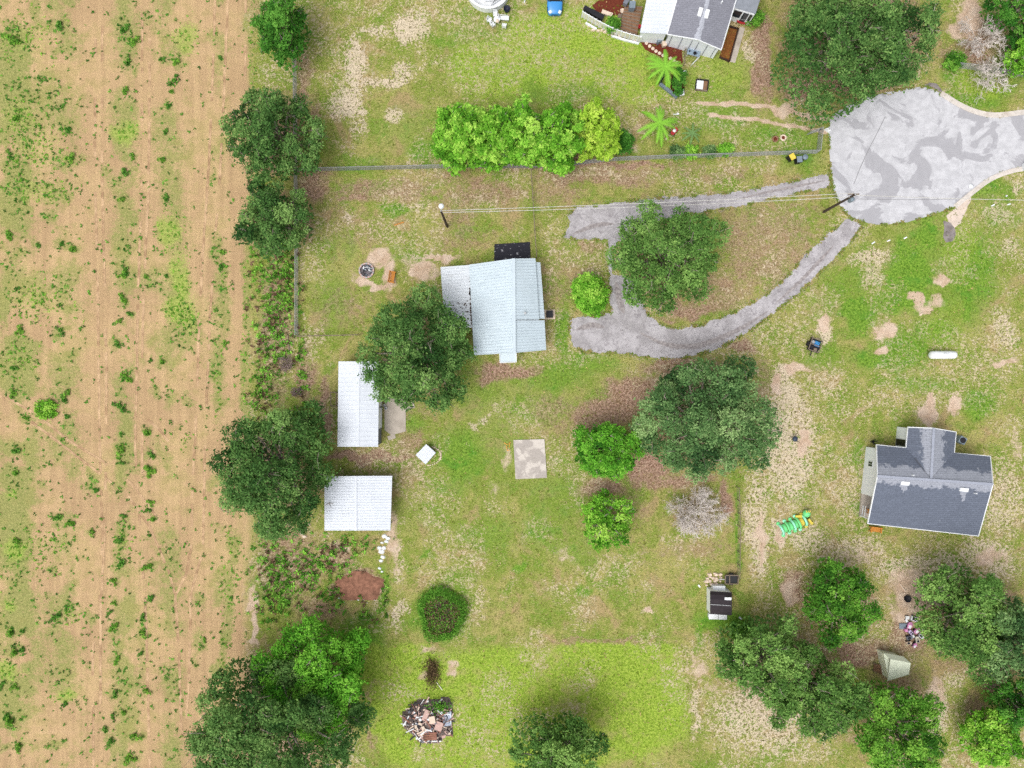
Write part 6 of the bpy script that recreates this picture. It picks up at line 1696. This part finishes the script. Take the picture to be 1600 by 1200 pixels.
# propane tank
def tank():
    p = P(1467, 555); r = thing('propane_tank', 'long white propane tank on the right lawn', 'tank', p)
    prof = [(-1.58, .1), (-1.54, .28), (-1.42, .41), (-1.25, .46), (1.25, .46), (1.42, .41), (1.54, .28), (1.58, .1)]
    MB().tube([(p.x + x, p.y, .75) for x, _ in prof], [rr for _, rr in prof], 20).build('shell', M_WHITE, r, True)
    MB().lathe((p.x, p.y, 1.2), [(.2, 0), (.2, .14), (.1, .2)], 14).build('valve_dome', M_WHITE, r)
    for sx in (-.95, .95): MB().box((p.x + sx, p.y, .2), (.18, .8, .4)).build('leg', M_CONC, r)
tank()
# dark trailer with blue tarp
def junk_trailer():
    p = P(1269, 540); r = thing('cage_trailer', 'dark box trailer with a blue tarp on a bare patch', 'trailer', p); a0 = -.35
    ca, sa = math.cos(a0), math.sin(a0); t_ = lambda u, v, z_: (p.x + u * ca - v * sa, p.y + u * sa + v * ca, z_)
    MB().box(t_(0, 0, .5), (1.25, 1.45, .1), a0).build('floor', M_BLACK, r)
    for u in (-.62, .62): MB().bar(t_(u, -.72, .95), t_(u, .72, .95), .08).build('side_rail', M_POST, r)
    for v in (-.72, 0, .72): MB().bar(t_(-.62, v, .95), t_(.62, v, .95), .08).build('cross_rail', M_POST, r)
    for u in (-.62, .62):
        for v in (-.72, .72): MB().bar(t_(u, v, .4), t_(u, v, 1.0), .08).build('corner_post', M_BLACK, r)
    for u in (-.72, .72): MB().tube([t_(u - .06, 0, .3), t_(u + .06, 0, .3)], .3, 14).build('wheel', M_BLACK, r)
    MB().bar(t_(0, -.7, .45), t_(0, -1.3, .4), .08).build('drawbar', M_BLACK, r)
    b = MB(); g = random.Random(2); n = 9
    for i in range(n):
        for j in range(n): b.v.append(t_(-.1 + .6 * i / (n - 1), -.05 + .6 * j / (n - 1), .7 + .3 * math.sin(3.1 * i / (n - 1)) * math.sin(3.1 * j / (n - 1)) + g.uniform(-.04, .04)))
    for i in range(n - 1):
        for j in range(n - 1): b.f.append((i * n + j, (i + 1) * n + j, (i + 1) * n + j + 1, i * n + j + 1))
    o = b.build('blue_tarp', plain('blue_tarp', lin(70, 150, 214), .5, .2, 5.0)); tag(o, 'blue tarp bundled in the dark box trailer', 'tarp')
    for u, v, m in ((-.3, .3, M_GALV), (-.35, -.3, M_BLACK), (.2, -.45, M_POST)): MB().box(t_(u, v, .68), (.35, .3, .25), a0 + u).build('crate', m, r)
junk_trailer()
def kettle():
    p = P(1238.5, 685); r = thing('kettle_grill', 'dark kettle grill standing on the sandy yard', 'grill', p)
    MB().lathe((p.x, p.y, .45), [(.08, 0), (.26, .1), (.32, .28), (.32, .32), (.24, .45), (.06, .52)], 16).build('kettle', plain('slate_enamel', lin(62, 72, 90), .35, .1), r, True)
    for a in (0.5, 2.6, 4.7): MB().bar((p.x + .12 * math.cos(a), p.y + .12 * math.sin(a), .5), (p.x + .34 * math.cos(a), p.y + .34 * math.sin(a), 0), .035).build('leg', M_BLACK, r)
    MB().tube([(p.x + .1, p.y - .2, .12), (p.x + .8, p.y - .45, .02)], .03, 6).build('handle', M_BLACK, r)
kettle()

# caterpillar crawl tunnel
def crawl_tunnel():
    p = P(1240, 817); r = thing('crawl_tunnel', 'green and yellow plastic crawl tunnel toy on the sandy yard', 'play tunnel', p)
    mats = [plain('mint_plastic', lin(160, 240, 204), .45, .1, 3.0, .35), plain('green_plastic', lin(122, 228, 146), .45, .1, 3.0, .35)]
    mid = [(1219.5, 827), (1229, 823), (1238, 820), (1245.5, 816.5), (1255.5, 812.5)]
    d = (P(1255, 812) - P(1219, 828)).normalized(); s = Vector((-d.y, d.x, 0))
    for i, (x, y) in enumerate(mid):
        c = P(x, y); R = .62 if i != 3 else .7
        b = MB(); n, m = 14, 8
        for k in range(n + 1):
            a = math.pi * (-.1 + 1.2 * k / n)
            for j in range(m):
                t_ = 2 * math.pi * j / m; rr = R + .13 * math.cos(t_)
                q = c + s * rr * math.cos(a) + d * (.14 * math.sin(t_)) + Vector((0, 0, max(.02, rr * math.sin(a) + .12))); b.v.append(tuple(q))
        for k in range(n):
            for j in range(m): b.f.append((k * m + j, (k + 1) * m + j, (k + 1) * m + (j + 1) % m, k * m + (j + 1) % m))
        b.build('tunnel_ring', mats[i % 2], r, True)
        for sg in (-1, 1):
            q = c + s * sg * (R + .12); MB().lathe((q.x, q.y, 0), [(.2, 0), (.22, .12), (.14, .2)], 10).build('foot', mats[(i + 1) % 2] if i < 4 else M_YELLOW, r)
    for i in range(4):
        a, c = P(*mid[i]), P(*mid[i + 1]); b = MB()
        for u in (.25, .75):
            for k in range(9):
                an = math.pi * k / 8; q = a.lerp(c, u) + s * .52 * math.cos(an) + Vector((0, 0, .12 + .52 * math.sin(an))); b.v.append(tuple(q))
        for k in range(8): b.f.append((k, k + 1, 9 + k + 1, 9 + k))
        b.build('tunnel_arch', (M_YELLOW if i == 3 else mats[1]), r)
    c = P(1257.5, 801); MB().lathe((c.x, c.y, .1), [(.25, 0), (.42, .3), (.42, .6), (.22, .85), (.05, .92)], 14).build('head', mats[1], r, True)
    for dx in (-.22, 0, .24): MB().tube([(c.x + dx * .6, c.y + .1, .85), (c.x + dx, c.y + .42, 1.0)], [.07, .05], 8).build('antenna', M_YELLOW, r)
    for x, y in ((1246, 806), (1264, 814)): q = P(x, y); MB().box((q.x, q.y, .3), (.75, .28, .3), .1 if x < 1250 else -.9).build('fin', M_YELLOW, r)
crawl_tunnel()

# ------------------------------------------------------------------ playhouse, toys, trampoline pit
M_SAGE = plain('sage_roof', lin(228, 234, 212), .7, .06, 2.0, .2)
def playhouse():
    r = thing('playhouse', 'sage green gabled playhouse with a plank porch among the oaks', 'playhouse', P(1400, 1040)); z1, z2 = 2.2, 1.6
    a, b_, c, d, e, f = P(1391, 1029, z2), P(1422.5, 1035.5, z2), P(1377.5, 1021, z2), P(1415, 1028, z2), P(1387, 1062, z2), P(1424, 1052, z2)
    R0, R1 = P(1391.5, 1030, z1), P(1423, 1036, z1)
    MB().slab([R0, R1, P(1420, 1054, z2), P(1386.5, 1064, z2)], .06).build('roof_slope', M_SAGE, r)
    MB().slab([R0, R1, P(1412, 1026, z2), P(1379, 1019.5, z2)], .06).build('roof_slope', M_SAGE, r)
    w = [P(1381, 1022, 1.6), P(1409, 1028, 1.6), P(1417, 1053, 1.6), P(1388, 1061, 1.6)]
    MB().prism([(v.x, v.y) for v in w], 0, 1.6).build('wall', M_SAGE, r)
    g = [P(1366, 1036, .3), P(1386, 1043, .3), P(1382, 1056, .3), P(1365, 1048, .3)]
    for k in range(7):
        MB().slab([g[0].lerp(g[3], k / 7), g[1].lerp(g[2], k / 7), g[1].lerp(g[2], (k + .88) / 7), g[0].lerp(g[3], (k + .88) / 7)], .08).build('porch_plank', M_WOOD, r)
    for v in g: MB().bar((v.x, v.y, 0), (v.x, v.y, .9), .08).build('porch_post', M_POST, r)
playhouse()
M_PINK = plain('pink_plastic', lin(226, 150, 200), .45, .1, 4.0, .35); M_LILAC = plain('lilac_plastic', lin(206, 190, 222), .45, .1, 4.0, .35)
def toys():
    G = 'toy pile under the oaks'
    # toy: label, px, py, colour, size
    def toy_car(lab, x, y, m, rz, L=.75):
        p = P(x, y); r = thing('toy_car', lab, 'toy', p, G); ca, sa = math.cos(rz), math.sin(rz); t_ = lambda u, v, z_: (p.x + u * ca - v * sa, p.y + u * sa + v * ca, z_)
        MB().prism([t_(u * L, v * L, 0)[:2] for u, v in ((-.5, -.28), (.4, -.3), (.52, -.15), (.52, .15), (.4, .3), (-.5, .28))], .12, .38).build('body', m, r)
        MB().box(t_(-.1, 0, .42), (L * .5, L * .36, .1), rz).build('seat', M_WHITE if m is M_PINK else M_BLACK, r)
        MB().bar(t_(L * .15, -L * .25, .62), t_(L * .15, L * .25, .62), .05).build('windscreen_bar', m, r)
        for u in (-.3, .32):
            for v in (-.32, .32): MB().tube([t_(u * L, v * L - .04, .13), t_(u * L, v * L + .04, .13)], .13, 10).build('wheel', M_BLACK, r)
    toy_car('pink ride-on toy car at the left of the toy pile', 1419, 976, M_PINK, 1.2)
    toy_car('pink ride-on toy car in the middle of the toy pile', 1431, 984, M_PINK, .6)
    toy_car('white ride-on toy car at the top of the toy pile', 1427, 966, M_WHITE, -.3, .9)
    toy_car('lilac ride-on toy car in the centre of the toy pile', 1421, 987, M_LILAC, 2.4, .65)
    toy_car('dark grey ride-on toy at the lower left of the toy pile', 1419, 995, M_GSIDE, .3, .65)
    toy_car('cream ride-on toy at the lower right of the toy pile', 1431, 998, M_CREAM, 1.8, .7)
    toy_car('small pink toy car at the bottom of the toy pile', 1427, 1007, M_PINK, .9, .55)
    toy_car('white toy scooter at the right of the toy pile', 1437, 993, M_WHITE, -.7, .6)
    toy_car('pale toy wagon at the lower left end of the toy pile', 1418, 1003, M_PALE, .2, .55)
    for lab, x, y, s, m in (('grey folded play mat at the left of the toy pile', 1410, 978, (.85, .65, .12), M_GREYP), ('white toy tub at the top left of the toy pile', 1416, 964, (.4, .35, .3), M_WHITE), ('small white toy box below the white tub', 1415, 969, (.35, .25, .25), M_WHITE), ('pink toy kitchen at the middle left of the toy pile', 1413, 983, (.3, .3, .5), M_PINK), ('white toy chair frame at the right edge of the toy pile', 1441, 982, (.35, .3, .45), M_WHITE), ('white toy basket in the lower centre of the toy pile', 1424, 993, (.35, .35, .3), M_WHITE)):
        box_thing('toy_box', lab, 'toy', x, y, s, (x * 7 % 3), m, 0, None, G)
toys()
round_thing('tyre_pit', 'round black tub on the sandy ground above the toy pile', 'tub', 1417, 935, [(.36, 0), (.42, .25), (.38, .25), (.34, .1)], M_BLACK, 0, 18)
for lab, a, c in (('long pale timber above the black tub, left of the pair', (1406, 912.5), (1415, 924.5)), ('short pale timber left of the black tub', (1405, 928.5), (1414, 927)), ('long pale timber above the black tub, right of the pair', (1437, 914), (1444, 924.5)), ('short pale timber right of the black tub', (1437, 930.5), (1444, 928))):
    tag(MB().bar(P(*a, .06), P(*c, .06), .1, .1).build('timber', M_PALE), lab, 'timber', 'timbers round the black tub')

# ------------------------------------------------------------------ heaps
def debris():
    g = random.Random(12); c = P(671, 1125)
    r = thing('debris_pile', 'big mixed heap of boards and junk on the yellow-green pasture', 'debris pile', c)
    grey = plain('old_timber', lin(122, 110, 106), .95, .3, 4.0, .05); rust = plain('rusty_boards', lin(156, 110, 96), .9, .25, 3.0, .08); pinkb = plain('pink_board', lin(204, 172, 162), .9, .1, 3.0, .1); tarp = plain('pale_tarp', lin(206, 214, 230), .6, .08, 3.0, .2)
    def edge(x, y):
        a = math.atan2(y - 1125, x - 671)
        return math.hypot((x - 671) / 41, (y - 1125) / 36) * (1 + .10 * math.sin(3 * a + 1) + .08 * math.sin(5 * a + 2) + .06 * math.sin(9 * a))
    def hz(x, y):
        d = min(1, edge(x, y)); return max(.05, 1.1 * (1 - d * d))
    mo = MB(); n = 20
    for i in range(n + 1):
        for j in range(n + 1):
            x, y = 671 + 42 * (i / n * 2 - 1), 1125 + 37 * (j / n * 2 - 1); q = P(x, y); d = edge(x, y) * 1.06
            mo.v.append((q.x, q.y, -.05 if d > 1 else hz(x, y) * .75 + g.uniform(0, .12)))
    for i in range(n):
        for j in range(n): mo.f.append((i * (n + 1) + j, i * (n + 1) + j + 1, (i + 1) * (n + 1) + j + 1, (i + 1) * (n + 1) + j))
    mo.build('rubble_core', plain('rubble', lin(126, 113, 108), .95, .45, 5.0, .05), r)
    mats = [grey, grey, rust, M_WHITE, M_PALE, M_BLACK, grey, pinkb]
    for k in range(190):
        a = g.random() * 6.28; rr = g.random() ** .5 * .97; x, y = 671 + math.cos(a) * rr * 40, 1125 + math.sin(a) * rr * 35
        L = g.uniform(.3, 1.7); t_ = g.random() * 3.14; p = P(x, y); z_ = hz(x, y) * .85 + g.uniform(.05, .25); dz = g.uniform(-.2, .2) * L
        d = Vector((math.cos(t_) * L / 2, math.sin(t_) * L / 2, dz / 2))
        MB().bar(Vector((p.x, p.y, max(.1, z_))) - d, Vector((p.x, p.y, max(.1, z_))) + d, g.uniform(.05, .16), .05).build('plank', mats[g.randrange(8)], r)
    for k in range(40):
        a = g.random() * 6.28; rr = g.random() ** .5 * .95; x, y = 671 + math.cos(a) * rr * 40, 1125 + math.sin(a) * rr * 35; p = P(x, y); s = g.uniform(.15, .42)
        MB().box((p.x, p.y, hz(x, y) * .9 + .15), (s, s * .8, .12), g.random() * 3, (g.uniform(-.3, .3), g.uniform(-.3, .3))).build('scrap', (M_WHITE, M_PALE, M_WHITE, pinkb, M_GSIDE)[k % 5], r)
    for x, y, sx, sy, rz, m in ((673, 1144, 1.6, .85, .12, rust), (687, 1128, .85, 1.0, -.3, pinkb), (667, 1111, .55, 1.25, -.4, pinkb), (677, 1117, .7, .8, .2, M_PALE)):
        p = P(x, y); MB().box((p.x, p.y, hz(x, y) + .2), (sx, sy, .06), rz, (.08, -.05)).build('board', m, r)
    for k in range(3): p = P(673, 1141 + k * 3.4); MB().box((p.x, p.y, hz(673, 1144) + .26), (1.6, .06, .05), .12).build('board_batten', M_WOOD, r)
    b = MB(); n = 10; p = P(699, 1120)
    for i in range(n):
        for j in range(n): b.v.append((p.x - .5 + 1.0 * i / 9, p.y - .8 + 1.6 * j / 9, .75 - .35 * i / 9 + g.uniform(-.12, .12)))
    for i in range(n - 1):
        for j in range(n - 1): b.f.append((i * n + j, (i + 1) * n + j, (i + 1) * n + j + 1, i * n + j + 1))
    b.build('crumpled_tarp', tarp, r)
    rn = np.random.default_rng(3); m = 260; q = P(688, 1100)
    pos = np.stack([q.x + rn.normal(0, .6, m), q.y + rn.normal(0, .35, m), .7 + rn.uniform(0, .5, m)], 1)
    leaves_mesh('cut_foliage', pos, rn.normal(size=(m, 3)) * .5 + np.array([0, 0, 1]), rn.uniform(.08, .16, m), pal_col('green', .35 + rn.normal(0, .2, m)), rn, r)
debris()
def branch_heap():
    g = np.random.default_rng(14); c = P(675, 1050); r = thing('branch_heap', 'brown heap of dead branches above the debris pile', 'brush pile', c)
    m = plain('dead_brown', lin(104, 84, 66), .95, .3, 5.0, .05)
    for (x, y, n, s) in ((674, 1040, 60, 10), (678, 1055, 80, 13)):
        b = MB()
        for k in range(n):
            q = P(x + g.normal() * s * .45, y + g.normal() * s * .55); a = g.random() * 6.28; L = g.uniform(.3, .9)
            b.tube([(q.x, q.y, .05 + g.random() * .3), (q.x + math.cos(a) * L, q.y + math.sin(a) * L, .05 + g.random() * .5)], [.03, .012], 4, False)
        b.build('branch_tangle', m, r)
    nl = 500; pos = np.stack([c.x + g.normal(0, .45, nl), c.y + g.normal(0, .95, nl), .1 + g.random(nl) * .5], 1)
    leaves_mesh('dead_leaves', pos, g.normal(size=(nl, 3)) * .6 + np.array([0, 0, .8]), g.uniform(.06, .14, nl), np.array(lin(110, 94, 66)) * g.uniform(.5, 1.4, (nl, 1)), g, r)
    MB().bar(P(682, 1066, .08), P(691, 1078, .08), .08, .05).build('cut_pole', M_CREAM, r)
branch_heap()
# low mound of reddish soil below the carport
def mound():
    g = np.random.default_rng(15); b = MB(); n = 26
    for i in range(n + 1):
        for j in range(n + 1):
            u, v = i / n * 2 - 1, j / n * 2 - 1; x, y = 562 + 38 * u, 916 + 24 * v; q = P(x, y); d = math.hypot(u, v) + .12 * math.sin(5 * math.atan2(v, u))
            b.v.append((q.x, q.y, -.03 if d > .95 else .03 + .45 * (1 - d * d) + g.uniform(0, .07)))
    for i in range(n):
        for j in range(n): b.f.append((i * (n + 1) + j, i * (n + 1) + j + 1, (i + 1) * (n + 1) + j + 1, (i + 1) * (n + 1) + j))
    o = b.build('soil_mound', plain('red_soil', lin(158, 114, 94), .95, .3, 2.5, .05, 0, lin(112, 88, 68)), None, True); tag(o, 'low mound of reddish soil below the white carport', 'soil mound')
mound()
stones([(540 + g * 8 + rg.uniform(-3, 3), 904 + rg.uniform(-3, 3)) for g in range(6)], 'dark clod on the top edge of the reddish soil mound', 'clods on the soil mound', M_DARK, .12, .25, .2, 'clod')
stones([(530 + g * 9 + rg.uniform(-3, 3), 938 + rg.uniform(-4, 4)) for g in range(7)], 'white stone along the foot of the reddish soil mound', 'white stones by the soil mound', M_WHITE, .08, .16, .1)
